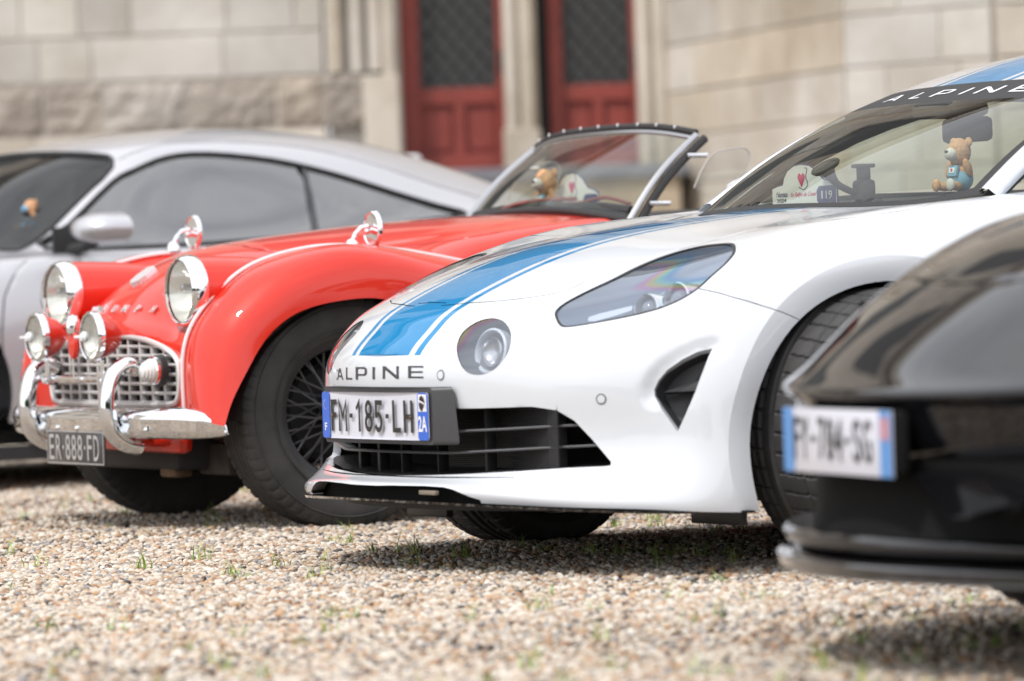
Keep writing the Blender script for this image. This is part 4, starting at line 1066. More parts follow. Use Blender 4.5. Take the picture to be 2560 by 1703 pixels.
    decal(fx2, [([(.12,.60),(.14,.70),(.92,.52),(.90,.42)], [(0,1,2,3)]), ([(.90,.42),(.92,.50),(1.05,.30),(.98,.28)], [(0,1,2,3)]), ([(.98,.28),(1.05,.30),(.92,.08),(.86,.12)], [(0,1,2,3)])], 'headband', M['whiteink'], parent=plt)
    def word(txt, a0, a1, b0, b1, x, name, mat, bold=.0):
        v, f = text_geo(txt, bold=bold)
        MB().add([(xf(a0 + a * (a1 - a0)) + x, a0 + a * (a1 - a0), b0 + b * (b1 - b0)) for a, b in v], f).build(name, mat, smooth=False, parent=plt)
    ch = [('F', -.212, -.182), ('M', -.172, -.128), ('1', -.078, -.046), ('8', -.034, .004), ('5', .013, .052), ('L', .098, .134), ('H', .146, .186)]
    # letters are drawn as strokes so that they keep the tall narrow plate style
    def seg(pts, wd=.0095, closed=False):
        return pts
    def strokes(name, polys, box, wd=.0112, wz=None):
        wz = wz or wd; a0, a1 = box; H0, H1 = .338, .412; mb = MB()
        for pl_ in polys:
            P2 = np.array([(a0 + wd / 2 + x * (a1 - a0 - wd), H0 + wz / 2 + z * (H1 - H0 - wz)) for x, z in pl_]); n = len(P2); cl = np.allclose(P2[0], P2[-1]) and n > 3
            if cl: P2 = P2[:-1]; n -= 1
            L_, R2 = [], []
            for i in range(n):
                a = P2[(i - 1) % n] if (i or cl) else P2[i]; b = P2[(i + 1) % n] if (i < n - 1 or cl) else P2[i]
                t1 = P2[i] - a; t2 = b - P2[i]; t1 = t1 / (np.linalg.norm(t1) + 1e-9) if np.linalg.norm(t1) > 1e-9 else t2 / np.linalg.norm(t2); t2 = t2 / (np.linalg.norm(t2) + 1e-9) if np.linalg.norm(t2) > 1e-9 else t1
                t = t1 + t2; t /= np.linalg.norm(t) + 1e-9; nn_ = np.array([-t[1], t[0]]); k = 1 / max(.5, nn_ @ np.array([-t2[1], t2[0]]))
                e0 = -t * wd / 2 if (i == 0 and not cl) else (t * wd / 2 if (i == n - 1 and not cl) else 0)
                L_.append(P2[i] + nn_ * wd / 2 * k + e0); R2.append(P2[i] - nn_ * wd / 2 * k + e0)
            V3 = [(xf(p[0]) + .0014, p[0], p[1]) for p in L_ + R2]
            mb.add(V3, [(i, (i + 1) % n, (i + 1) % n + n, i + n) for i in range(n if cl else n - 1)])
        return mb.build(name, M['ink'], smooth=False, parent=plt)
    ov = lambda cx, cz, rx, rz, a0=0, a1=360, n=20: [(cx + rx * math.cos(math.radians(a0 + (a1 - a0) * k / n)), cz + rz * math.sin(math.radians(a0 + (a1 - a0) * k / n))) for k in range(n + 1)]
    strokes('letter', [[(0, 0), (0, 1), (1, 1)], [(.28, .52), (.85, .52)]], (-.212, -.180))
    strokes('letter', [[(0, 0), (0, 1), (.5, .42), (1, 1), (1, 0)]], (-.172, -.126), .0100)
    strokes('digit', [[(.1, .80), (.62, 1), (.62, 0)]], (-.082, -.050))
    strokes('digit', [ov(.5, .755, .42, .245), ov(.5, .25, .5, .25)], (-.037, .003), .0112)
    strokes('digit', [[(.95, 1), (.10, 1), (.06, .52)] + ov(.45, .28, .53, .29, 128, -140, 16)], (.012, .050))
    strokes('letter', [[(0, 1), (0, 0), (1, 0)]], (.096, .134))
    strokes('letter', [[(0, 0), (0, 1)], [(1, 0), (1, 1)]], (.147, .189))
    strokes('letter_bar', [[(.27, .5), (.73, .5)]], (.147, .189))
    for ya, yb in ((-.114, -.098), (.064, .080)):
        MB().add([(xf(ya) + .0014, ya, .370), (xf(ya) + .0014, yb, .370), (xf(ya) + .0014, yb, .380), (xf(ya) + .0014, ya, .380)], [(0, 1, 2, 3)]).build('hyphen', M['ink'], smooth=False, parent=plt)
    word('F', y0 + .014, y0 + .026, z0 + .018, z0 + .036, .0020, 'country_letter', M['whiteink'], .02)
    word('2A', y1 - .042, y1 - .005, z0 + .020, z0 + .056, .0020, 'region_code', M['whiteink'], .02)
    for k in range(12):
        a = 2 * math.pi * k / 12; MB().lathe([(.0001, .0003), (.0015, 0)], 5, ((0, 1, 0), (0, 0, 1), (1, 0, 0)), (xf(y0) + .002, y0 + .020 + .011 * math.cos(a), z1 - .030 + .011 * math.sin(a))).build('star', M['ochre'] if 'ochre' in M else M['rust'], parent=plt)
    for yy in (-.206, .178):
        MB().lathe([(.0001, .003), (.003, .0028), (.0045, 0)], 10, ((0, 1, 0), (0, 0, 1), (1, 0, 0)), (xf(yy) + .001, yy, .374)).build('plate_screw', M['rust'], parent=plt)
    # holder
    mb = MB()
    fo = rrs(y0 + .004, y1 + .042, z0 - .010, z1 + .012, .010); n = len(fo)
    bk = []
    for a, b in fo:
        k = 1 if a > 0 else 0
        bk.append((xf(a) - .040, a * 1.0 + (.004 if a > 0 else 0) + (.018 * (1 - (b - z0) / .11) if a > 0 else 0), b))
    tri = tessellate_polygon([[Vector((a, b, 0)) for a, b in fo]])
    mb.add([(xf(a) - .004, a - (.034 if a > .1 else 0), b) for a, b in fo], [tuple(t) for t in tri])
    A_ = [(xf(a) - .004, a - (.034 if a > .1 else 0), b) for a, b in fo]
    mb.add(A_ + bk, [(i, (i + 1) % n, (i + 1) % n + n, i + n) for i in range(n)])
    mb.build('plate_holder', M['greyplastic'], sharp=25, parent=car)
    # ---- wheels
    def wheel(cx, cy, s, name='wheel', ang=0):
        e = empty(name, parent=car); e.location = (cx, cy, .317); e.rotation_euler[2] = math.radians(9 if cx > -1 else 0)
        vs, fs = tyre_mesh(.317, .235, .232, lat=44, latd=.005, grooves=((-.62 * s, .03), (-.36 * s, .045), (-.08 * s, .045), (.60 * s, .012)), n=528, zig=0, shoulder=.026, duty=.14, outer=s)
        MB().add(vs, fs).build('tyre', M['tyre'], parent=e, sharp=28)
        for wtxt, a0 in (('PILOT SPORT 4', 132), ('PILOT SPORT 4', 312)):
            v, f = text_geo(wtxt, bold=.01)
            def sw(a, b):
                an = math.radians(a0 + 38 - 38 * a); r = .272 + .013 * b; return (r * math.cos(an), s * .1235, r * math.sin(an))
            MB().add([sw(a, b) for a, b in v], f).build('sidewall_lettering', M['lampdark'], smooth=False, parent=e)
        mb = MB(); Yx = ((1, 0, 0), (0, 0, 1), (0, s, 0))
        mb.lathe([(.236, -.11), (.232, -.09), (.215, -.08), (.205, .06), (.222, .085), (.236, .10), (.240, .105), (.236, .108), (.224, .098), (.21, .07), (.19, .06)], 64, Yx)
        mb.build('rim', M['wheelgrey'], parent=e)
        for k in range(10):
            a = 2 * math.pi * k / 10; d = np.array([math.cos(a), 0, math.sin(a)]); q = np.array([-math.sin(a), 0, math.cos(a)])
            MB().tube([d * .04 + np.array([0, s * .055, 0]), d * .12 + np.array([0, s * .06, 0]), d * .215 + np.array([0, s * .085, 0])], [.020, .012, .014], 8).build('spoke', M['wheelgrey'], parent=e)
        MB().lathe([(.0001, .075), (.03, .07), (.05, .055), (.05, -.06)], 32, Yx).build('hub', M['wheelgrey'], parent=e)
        MB().lathe([(.04, -.02), (.155, -.02), (.155, -.045), (.04, -.045)], 48, Yx, closed=True).build('brake_disc', M['satin'], parent=e)
        return e
    wheel(0, .785, 1); wheel(0, -.785, -1)
    wheel(-2.42, .78, 1); wheel(-2.42, -.78, -1)
    # ---- cabin: windscreen, roof, pillars
    wb = [(-.245, 0, .829), (-.255, .17, .827), (-.28, .31, .824), (-.315, .41, .823), (-.355, .49, .825), (-.40, .545, .832), (-.445, .59, .840)]
    wt = [(-.855, 0, 1.128), (-.858, .14, 1.127), (-.866, .26, 1.125), (-.880, .36, 1.121), (-.90, .43, 1.115), (-.925, .475, 1.107), (-.955, .505, 1.097)]
    def mid(t, bulge):
        r = []
        for a, b in zip(wb, wt):
            a, b = np.array(a), np.array(b); p = a + (b - a) * t; p = p + np.array([.25, 0, .9]) * bulge * 4 * t * (1 - t); r.append(tuple(p))
        return r
    W = Surf([wb, mid(.25, .030), mid(.5, .030), mid(.75, .030), wt])
    # black border frame, glass inside, sun strip on top
    frm = [(.10, -6), (.10, 6)]
    vv = np.linspace(-5.45, 5.45, 40)
    inner = [(.10 + .25 * (abs(v) / 6) ** 6, v) for v in vv] + [(u, 5.45) for u in np.linspace(.2, 3.0, 14)] + [(3.12, v) for v in vv[::-1]] + [(u, -5.45) for u in np.linspace(3.0, .2, 14)]
    q = skin(W, 40, 80, [('glass', np.array(inner))])
    strip = MB().add(q['base'][0].tolist(), q['base'][1].tolist()).build('windscreen_surround', M['cabin'], sharp=None, parent=car)
    MB().add(q['glass'][0].tolist(), q['glass'][1].tolist()).build('windscreen', M['glass'], sharp=None, parent=car)
    # banner lettering across the top of the windscreen
    sh = []; ys = [('A', -.268, -.205), ('L', -.140, -.095), ('P', -.045, .020), ('I', .078, .089), ('N', .137, .215), ('E', .268, .335)]
    def onw(y, k):
        u = 3.38 + .30 * k; v = W.v_at_y(u, y); return W(u, v) + W.normal(u, v) * .0015
    for ch_, a, b_ in ys:
        v, f = glyph(ch_); sh.append(([(a + p * (b_ - a), r_) for p, r_ in v], f))
    decal(onw, sh, 'windscreen_lettering', M['whiteink'], parent=car)
    rt = [wt, [(-1.15, 0, 1.208), (-1.155, .14, 1.206), (-1.165, .27, 1.200), (-1.175, .38, 1.193), (-1.19, .455, 1.182), (-1.21, .505, 1.167), (-1.23, .54, 1.150)],
          [(-1.55, 0, 1.242), (-1.55, .14, 1.24), (-1.55, .28, 1.234), (-1.55, .40, 1.219), (-1.55, .475, 1.20), (-1.55, .53, 1.177), (-1.55, .565, 1.147)],
          [(-2.1, 0, 1.20), (-2.1, .14, 1.198), (-2.1, .27, 1.19), (-2.1, .38, 1.175), (-2.1, .46, 1.15), (-2.1, .52, 1.12), (-2.1, .56, 1.09)],
          [(-2.6, 0, 1.05), (-2.6, .14, 1.05), (-2.6, .27, 1.04), (-2.6, .38, 1.03), (-2.6, .46, 1.01), (-2.6, .52, .99), (-2.6, .56, .97)]]
    Rf = Surf(rt)
    ul = np.linspace(0, 4, 50)
    def rband(y0, y1): return np.array([(u, Rf.v_at_y(u, y0)) for u in ul] + [(u, Rf.v_at_y(u, y1)) for u in ul[::-1]])
    q = skin(Rf, 50, 80, [('b', rband(-.122, .122)), ('b', rband(.143, .166)), ('b', rband(-.166, -.143))])
    mb = MB(); mb.add(q['base'][0].tolist(), q['base'][1].tolist(), 0); mb.add(q['b'][0].tolist(), q['b'][1].tolist(), 1)
    mb.build('roof', [M['white'], M['blue']], sharp=None, parent=car)
    q2 = MB().add((Rf.GP if Rf.bvh else Rf(*[g for g in np.meshgrid(np.linspace(0, 4, 20), np.linspace(-6, 6, 30), indexing='ij')])).reshape(-1, 3).tolist() if False else (Rf(*np.meshgrid(np.linspace(0, 4, 20), np.linspace(-6, 6, 30), indexing='ij')) - [0, 0, .03]).reshape(-1, 3).tolist(), [(i * 30 + j, i * 30 + j + 1, i * 30 + j + 31, i * 30 + j + 30) for i in range(19) for j in range(29)])
    q2.build('headlining', M['cabin'], sharp=None, parent=car)
    for s in (1, -1):
        # white A pillar outside the black surround
        p0 = [np.array(W(u, 6 * s)) for u in np.linspace(0, 4, 12)] + [np.array(Rf(u, 6 * s)) for u in np.linspace(.3, 4, 10)]
        p0 = np.array(p0); out_ = np.array([0, s, 0]); vs = []; fs = []
        sec = [(-.012, .004), (.002, .014), (.020, .012), (.042, -.006), (.045, -.03), (.02, -.035)]
        for i, p in enumerate(p0):
            wf = 1.5 if i < 1 else 1.0
            for a, b in sec: vs.append(p + out_ * a * wf + np.array([-.004, 0, b]))
        for i in range(len(p0) - 1):
            for k in range(5): fs.append((i * 6 + k, i * 6 + k + 1, i * 6 + 7 + k, i * 6 + 6 + k))
        MB().add(vs, fs).build('pillar', M['white'], sharp=None, parent=car)
        # inner dark pillar trim
        mb = MB(); mb.tube([p + np.array([-.03, -.03 * s, -.03]) for p in p0[::2]], .022, 8); mb.build('pillar_trim', M['cabin'], parent=car)
        # shoulder between bonnet side and cabin, side glass
        sb = [(x, s * y, z) for x, y, z in ((-.50, .62, .835), (-.72, .66, .855), (-1.0, .69, .87), (-1.6, .70, .89), (-2.2, .68, .90))]
        st = [tuple(np.array(p)) for p in (p0[1], p0[7], p0[11], Rf(1.9, 6 * s), Rf(2.9, 6 * s))]
        mb = MB(); n5 = 5; mb.add(sb + st, [(i, i + 1, i + 6, i + 5) for i in range(4)])
        mb.build('side_window', M['sideglass'], smooth=True, parent=car)
        # body side behind the modelled front
        sec = [(.875, .15), (.878, .27), (.87, .45), (.865, .545), (.86, .64), (.85, .72), (.82, .79), (.79, .83), (.75, .845), (.69, .87)]
        vs = []; fs = []
        for x, k in ((-1.0, 1), (-1.5, 1.0), (-2.0, 1.02), (-2.6, 1.03), (-3.0, .97), (-3.25, .8)):
            for y, z in sec: vs.append((x, s * y * k, z if x > -3 else z))
        for i in range(5):
            for j in range(9): fs.append((i * 10 + j, i * 10 + j + 1, i * 10 + 11 + j, i * 10 + 10 + j))
        MB().add(vs, fs).build('rear_side', M['white'], sharp=None, parent=car)
        # door mirror
        e = empty('door_mirror', parent=car)
        c_ = np.array([-.80, s * .92, .885])
        mb = MB(); vs = []; 
        for k in range(9):
            t = k / 8; x = -.10 + .19 * t; r_ = math.sqrt(max(0, 1 - (abs(t * 1.0)) ** 2.6)) if t > 0 else 1
            for j in range(20):
                a = 2 * math.pi * j / 20; vs.append(c_ + np.array([x, math.cos(a) * .092 * max(r_, .02), math.sin(a) * .056 * max(r_, .02)]))
        mb.add(vs, [(i * 20 + j, i * 20 + (j + 1) % 20, i * 20 + 20 + (j + 1) % 20, i * 20 + 20 + j) for i in range(8) for j in range(20)] + [tuple(range(20))])
        mb.build('mirror_shell', M['white'], sharp=40, parent=e)
        MB().tube([(-.74, s * .70, .85), (-.77, s * .80, .858), (-.80, s * .87, .865)], .016, 8).build('mirror_arm', M['cabin'], parent=e)
    # tail closure, dash, interior
    MB().box((-3.24, 0, .5), (.04, 1.3, .7)).build('tail_panel', M['white'], parent=car)
    MB().box((-2.65, 0, .88), (1.15, 1.3, .10), bev=.03).build('rear_deck', M['white'], parent=car)
    mb = MB(); ds = []
    for x, z in ((-.33, .815), (-.42, .832), (-.55, .845), (-.68, .845), (-.78, .80), (-.80, .62)):
        for y in np.linspace(-.60, .60, 13): ds.append((x - .13 * (y / .6) ** 2, y, z))
    mb.add(ds, [(i * 13 + j, i * 13 + j + 1, i * 13 + 14 + j, i * 13 + 13 + j) for i in range(5) for j in range(12)])
    mb.build('dashboard', M['cabin'], sharp=None, parent=car)
    for s in (1, -1):
        e = empty('seat', parent=car)
        MB().box((-1.62, s * .34, .60), (.14, .44, .60), bev=.06).build('backrest', M['cabin'], parent=e)
        MB().box((-1.66, s * .34, .98), (.10, .24, .16), bev=.045).build('headrest', M['cabin'], parent=e)
    # rear-view mirror with sensor pod
    e = empty('rear_view_mirror', parent=car)
    a = fr.aty(2418, 325, 0.05)
    e.location = tuple(a)
    MB().box((0, 0, 0), (.03, .19, .062), bev=.014).build('mirror_housing', M['cabin'], parent=e)
    MB().box((.05, 0, .050), (.13, .17, .040), bev=.018).build('sensor_pod', M['cabin'], parent=e)
    # wiper
    pts = [S(*S.pick(fr, px, py)) + np.array([-.05, 0, .012]) for px, py in ((1905, 520), (1950, 515), (2000, 512))]
    MB().tube(pts, [.008, .011, .008], 6).build('wiper', M['cabin'], parent=car)
    return car, S, W
# =================================================================== RED ROADSTER
FB = Frame(61, -0.73315301, 13.31667464)
def build_red():
    fr = FB
    car = empty('roadster', fr.M, label='red vintage open roadster with chrome fog lamps and egg-crate grille', cat='car')
    Yc = [0, .15, .30, .38, .46, .52]
    prof = [
     [(.470,.33),(.468,.33),(.460,.33),(.455,.33),(.465,.33),(.48,.33)],
     [(.486,.45),(.483,.45),(.471,.45),(.460,.45),(.465,.45),(.482,.45)],
     [(.490,.565),(.485,.562),(.469,.545),(.456,.535),(.455,.53),(.47,.53)],
     [(.462,.612),(.455,.607),(.430,.587),(.408,.577),(.408,.583),(.430,.603)],
     [(.405,.676),(.395,.669),(.358,.642),(.328,.628),(.325,.642),(.350,.680)],
     [(.318,.738),(.303,.728),(.260,.696),(.222,.682),(.222,.700),(.250,.740)],
     [(.200,.787),(.182,.777),(.125,.742),(.080,.726),(.080,.742),(.100,.776)],
     [(.030,.815),(.010,.806),(-.04,.776),(-.06,.757),(-.06,.760),(-.05,.780)],
     [(-.25,.842),(-.26,.833),(-.27,.806),(-.27,.782),(-.26,.766),(-.25,.756)],
     [(-.55,.861),(-.55,.855),(-.54,.835),(-.53,.815),(-.52,.785),(-.50,.705)],
     [(-.80,.868),(-.80,.864),(-.80,.852),(-.80,.840),(-.81,.815),(-.82,.70)],
     [(-.90,.866),(-.90,.863),(-.91,.853),(-.92,.845),(-.94,.825),(-.97,.72)]]
    rows = [[(x, y, z) for (x, z), y in zip(r, Yc)] for r in prof]
    S = Surf(rows); S.prepare(8)
    front = lambda y, z: S.cast((2, y, z), (-1, 0, 0))
    top = lambda x, y: S.cast((x, y, 3), (0, 0, -1))
    gh = [(0,.556),(.08,.555),(.16,.551),(.24,.542),(.31,.528),(.365,.512),(.405,.492),(.422,.465),(.424,.43),(.414,.39),(.402,.372),(.380,.364),(.25,.360),(0,.358)]
    gh = [(a * 1.055, b) for a, b in gh]
    ghc = gh[1:-1]
    gz = ghc + [(-a, b) for a, b in ghc[::-1]]
    grille = np.array([front(a, b) for a, b in gz])
    gl = [top(x, y) for x, y in ((.36,.0),(.335,.12),(.27,.24),(.16,.34),(-.1,.40),(-.4,.42),(-.78,.42))]
    gapH = np.array([top(x, y) for x, y in ((.11,.02),(.10,.12),(.07,.24),(.02,.34),(-.10,.39),(-.35,.41),(-.6,.42))])
    regs = [('cut', grille), ('gap', ribbon(S, gapH, .004)), ('gap', mirror_uv(ribbon(S, gapH, .004)))]
    R_ = skin(S, 110, 110, regs)
    mb = MB(); mb.add(R_['base'][0].tolist(), R_['base'][1].tolist(), 0)
    P, T, UV = R_['gap']; mb.add((P - S.normal(*UV.T) * .005).tolist(), T.tolist(), 1)
    mb.add(*wall(S, grille, .03, None, d3=(-1, 0, 0)), 0)
    mb.build('nose_and_bonnet', [M['red'], M['gapred']], sharp=None, parent=car)
    fend = [
     [(.48,.52,.33),(.490,.60,.33),(.478,.66,.315),(.45,.70,.305)],
     [(.482,.52,.45),(.488,.60,.445),(.462,.665,.425),(.424,.702,.375)],
     [(.47,.52,.53),(.472,.60,.53),(.430,.675,.505),(.378,.707,.455)],
     [(.43,.52,.603),(.432,.60,.605),(.388,.683,.580),(.325,.710,.532)],
     [(.35,.52,.680),(.352,.60,.688),(.305,.690,.660),(.252,.715,.592)],
     [(.25,.52,.740),(.250,.60,.748),(.215,.695,.715),(.165,.72,.623)],
     [(.10,.52,.776),(.100,.605,.785),(.09,.695,.752),(.07,.722,.636)],
     [(-.05,.52,.780),(-.05,.605,.787),(-.03,.695,.752),(-.02,.722,.636)],
     [(-.25,.52,.756),(-.23,.60,.755),(-.17,.690,.715),(-.12,.717,.61)],
     [(-.50,.52,.705),(-.46,.60,.69),(-.36,.675,.63),(-.25,.70,.53)],
     [(-.82,.52,.64),(-.74,.60,.60),(-.57,.665,.50),(-.34,.69,.36)]]
    F = Surf(fend, mirror=False)
    for s in (1, -1):
        U, V = np.meshgrid(np.linspace(0, 10, 90), np.linspace(0, 3, 28), indexing='ij'); G = F(U, V); G[..., 1] *= s
        vs = G.reshape(-1, 3).tolist(); fs = [(i * 28 + j, i * 28 + j + 1, i * 28 + 29 + j, i * 28 + 28 + j) for i in range(89) for j in range(27)]
        mb = MB(); mb.add(vs, fs)
        E_ = G[:, -1]; b2 = E_ - np.array([0, s * .02, 0]); b3 = b2 * [.93, 1, 1] - np.array([0, s * .02, 0.0])
        mb.add(np.concatenate([E_, b2]), [(i, i + 1, i + 91, i + 90) for i in range(89)])
        mb.build('front_wing', M['red'], sharp=None, parent=car)
        # beading along the wing joint
        bd = F(np.linspace(0, 10, 70), np.zeros(70)); bd[:, 1] *= s; bd += np.array([.005, 0, .0055])
        MB().tube(bd, .0062, 8).build('wing_beading', M['beading'], parent=car)
        # inner wing darkness
        vs = []
        for k in range(31):
            a = math.radians(6 + 174 * k / 30)
            for y in (.70, .40): vs.append((.40 * math.cos(a) * 1.0, s * y * (.98 if y > .6 else 1), .28 + .36 * math.sin(a)))
        mb = MB(); mb.add(vs, [(2 * k, 2 * k + 1, 2 * k + 3, 2 * k + 2) for k in range(30)]); mb.add([(.40 * math.cos(math.radians(6 + 174 * k / 30)), s * .40, .28 + .36 * math.sin(math.radians(6 + 174 * k / 30))) for k in range(31)] + [(0, s * .40, .30)], [(k, k + 1, 31) for k in range(30)])
        mb.build('wheel_well', M['gapblack'], parent=car)
    # rear body: sides, cockpit surround, tail (mostly hidden)
    for s in (1, -1):
        vs = []; sec = [(.62, .27), (.66, .40), (.66, .55), (.63, .68), (.57, .74), (.53, .70)]
        xs_ = [(-.34, .25), (-.82, .95), (-1.2, .62), (-1.7, .62), (-2.2, 1.0), (-2.7, .95), (-3.0, .6)]
        for x, k in xs_:
            for y, z in sec: vs.append((x, s * y * (1 if x > -2.6 else .85), .27 + (z - .27) * (k if z > .5 else max(k, .8))))
        MB().add(vs, [(i * 6 + j, i * 6 + j + 1, i * 6 + 7 + j, i * 6 + 6 + j) for i in range(6) for j in range(5)]).build('side_panel', M['red'], sharp=None, parent=car)
    MB().box((-2.45, 0, .66), (.9, 1.0, .24), bev=.08).build('boot', M['red'], parent=car)
    MB().box((-.9, 0, .29), (2.0, .9, .03)).build('floor', M['gapblack'], parent=car)
    MB().box((-1.0, 0, .68), (.03, 1.04, .32)).build('bulkhead', M['cabin'], parent=car)
    for s in (1, -1): MB().box((-1.6, s * .27, .66), (.16, .42, .42), bev=.06).build('seat', M['cabin'], parent=car)
    # ---- grille
    G = empty('grille', parent=car)
    gpoly = np.array(gh + [(-a, b) for a, b in gh[::-1][1:-1]])
    def span_h(z):
        xs = []
        for i in range(len(gpoly)):
            (a, b), (c_, d_) = gpoly[i - 1], gpoly[i]
            if (b > z) != (d_ > z): xs.append(a + (z - b) / (d_ - b) * (c_ - a))
        return (min(xs), max(xs)) if xs else None
    def span_v(y):
        zs = []
        for i in range(len(gpoly)):
            (a, b), (c_, d_) = gpoly[i - 1], gpoly[i]
            if (a > y) != (c_ > y): zs.append(b + (y - a) / (c_ - a) * (d_ - b))
        return (min(zs), max(zs)) if zs else None
    gx = lambda y: .477 - .10 * y * y
    for k in range(8):
        z = .366 + .0262 * k; sp = span_h(z)
        if not sp: continue
        ys = np.linspace(sp[0], sp[1], 17); h = .0048
        V_, F_ = [], []
        for y in ys: V_ += [(gx(y) - .006 + a, y, z + b) for a, b in ((.006, -h), (.010, 0), (.006, h), (-.012, h), (-.012, -h))]
        for i in range(16):
            for j in range(5): F_.append((i * 5 + j, i * 5 + (j + 1) % 5, i * 5 + 5 + (j + 1) % 5, i * 5 + 5 + j))
        MB().add(V_, F_).build('grille_bar', M['alu'], parent=G)
    y = -.4275
    while y < .43:
        sp = span_v(y)
        if sp: MB().box((gx(y) - .007, y, (sp[0] + sp[1]) / 2), (.022, .0105, sp[1] - sp[0]), bev=.002).build('grille_bar', M['alu'], parent=G)
        y += .0712
    pts = [(gx(a) + .004, a, b) for a, b in catmull(gz, 3, True)]
    MB().tube(pts, .0085, 8, closed=True).build('grille_surround', M['alu'], parent=G)
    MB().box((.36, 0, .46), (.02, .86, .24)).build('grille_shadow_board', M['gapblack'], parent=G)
    # ---- headlights
    ax = ((0, 1, 0), (0, 0, 1), (1, 0, 0))
    M['reflector'] = pmat('lamp_reflector', (.90, .90, .87), .24, metal=.75)
    M['fluted'] = glassmat('fluted_lens', (.95, .95, .92), 1.5, .04, (55, .35))
    for s in (1, -1):
        e = empty('headlight', parent=car); e.location = (.398, s * .43, .674)
        MB().lathe([(.080, -.26), (.091, -.16), (.096, -.06), (.0975, .006)], 44, ax).build('lamp_bucket', M['red'], parent=e)
        MB().lathe([(.097, .002), (.1005, .008), (.1015, .022), (.099, .036), (.094, .047), (.089, .051), (.086, .046)], 52, ax).build('chrome_ring', M['chrome'], parent=e)
        MB().lathe([(.085, .04), (.072, .0), (.045, -.03), (.015, -.04), (.0001, -.042)], 40, ax).build('reflector', M['reflector'], parent=e)
        MB().lathe([(.0875, .045), (.078, .060), (.058, .073), (.035, .080), (.0001, .083)], 44, ax).build('lens', M['fluted'], parent=e)
        MB().box((.028, 0, .010), (.03, .022, .022), bev=.006).build('bulb', M['satin'], parent=e)
        # fog lamp on bar
        e = empty('fog_lamp', parent=car); e.location = (.60, s * .195, .556)
        MB().lathe([(.0001, -.075), (.030, -.068), (.052, -.045), (.063, -.012), (.066, .002)], 36, ax).build('lamp_back', M['red'], parent=e)
        MB().lathe([(.064, -.004), (.0715, .0), (.0715, .014), (.067, .020), (.062, .018)], 40, ax).build('chrome_ring', M['chrome'], parent=e)
        MB().lathe([(.064, .012), (.05, -.015), (.02, -.03), (.0001, -.032)], 32, ax).build('reflector', M['reflector'], parent=e)
        MB().lathe([(.063, .016), (.05, .026), (.03, .032), (.0001, .035)], 36, ax).build('lens', M['fluted'], parent=e)
        MB().box((.034, -.030, 0), (.012, .062, .009), bev=.003).lathe([(.0001, .046), (.010, .044), (.016, .036), (.016, .028)], 20, ax).build('glare_shield', M['whitepaint'], parent=e)
        MB().tube([(-.02, 0, -.066), (-.02, 0, -.11)], .009, 8).lathe([(.0001, 0), (.020, 0), (.020, .012), (.0001, .012)], 16, center=(-.02, 0, -.115)).box((-.02, 0, -.125), (.03, .03, .02), bev=.004).build('bracket', M['chrome'], parent=e)
        MB().lathe([(.0001, .0), (.009, .0), (.009, .016), (.0001, .016)], 12, center=(-.02, 0, .068)).build('top_nut', M['chrome'], parent=e)
        # indicator lamp in the grille
        e = empty('side_lamp', parent=car); e.location = (.490, s * .372, .457)
        MB().lathe([(.044, -.01), (.044, .008), (.038, .014)], 32, ax).build('rubber_seat', M['blackplastic'], parent=e)
        MB().lathe([(.040, .010), (.040, .020), (.034, .024)], 32, ax).build('chrome_ring', M['chrome'], parent=e)
        MB().lathe([(.035, .018), (.034, .030), (.031, .031), (.030, .038), (.026, .039), (.025, .046), (.020, .047), (.018, .053), (.011, .055), (.0001, .057)], 32, ax).build('lens', M['frost'], parent=e)
        MB().lathe([(.034, .016), (.02, .01), (.0001, .008)], 24, ax).build('reflector', M['reflector'], parent=e)
        # overrider
        e = empty('overrider', parent=car)
        cv = catmull([(.515, 0, .462), (.545, 0, .474), (.580, 0, .460), (.602, 0, .42), (.610, 0, .365), (.606, 0, .31), (.588, 0, .276), (.556, 0, .254), (.52, 0, .246)], 5)
        vs = []; N_ = len(cv)
        for i, p in enumerate(cv):
            t_ = cv[min(i + 1, N_ - 1)] - cv[max(i - 1, 0)]; t_ /= np.linalg.norm(t_); nn = np.array([-t_[2], 0, t_[0]]); k = i / (N_ - 1)
            nn = nn if nn[0] > 0 or i < 3 else nn
            wd = .027 + .012 * k
            for j in range(12):
                a = 2 * math.pi * j / 12; vs.append(p + nn * .024 * math.cos(a) + np.array([0, 1, 0]) * wd * math.sin(a) + np.array([0, s * .285, 0]))
        mb = MB(); mb.add(vs, [(i * 12 + j, i * 12 + (j + 1) % 12, i * 12 + 12 + (j + 1) % 12, i * 12 + 12 + j) for i in range(N_ - 1) for j in range(12)] + [tuple(range(12)), tuple((N_ - 1) * 12 + j for j in range(12))])
        mb.build('overrider_horn', M['chrome'], sharp=50, parent=e)
        # wing mirror
        e = empty('wing_mirror', parent=car)
        by = s * .525; bx, bz = (-.045, .782) if s == 1 else (.018, .80)
        MB().lathe([(.020, -.006), (.019, .008), (.013, .018), (.007, .022)], 24, center=(bx, by, bz)).tube([(bx, by, bz + .01), (bx - .012, by, bz + .035), (bx - .03, by, bz + .052), (bx - .06, by, bz + .056)], [.007, .0065, .0075, .009], 8).build('stem', M['chrome'], parent=e)
        c_ = np.array([bx - .070, by, bz + .048]); n_ = np.array([-1, 0, -.03]); n_ /= np.linalg.norm(n_); e1 = np.cross(n_, (0, 0, 1)); e1 /= np.linalg.norm(e1); e2 = np.cross(e1, n_)
        MB().lathe([(.0001, -.008), (.025, -.0075), (.044, -.006), (.046, -.009), (.051, -.006), (.053, .002), (.048, .006), (.0001, .006)], 36, (e1, e2, n_), c_).tube([c_, c_ + np.array([.03, 0, -.008])], .010, 8).build('mirror_head', M['chrome'], parent=e)
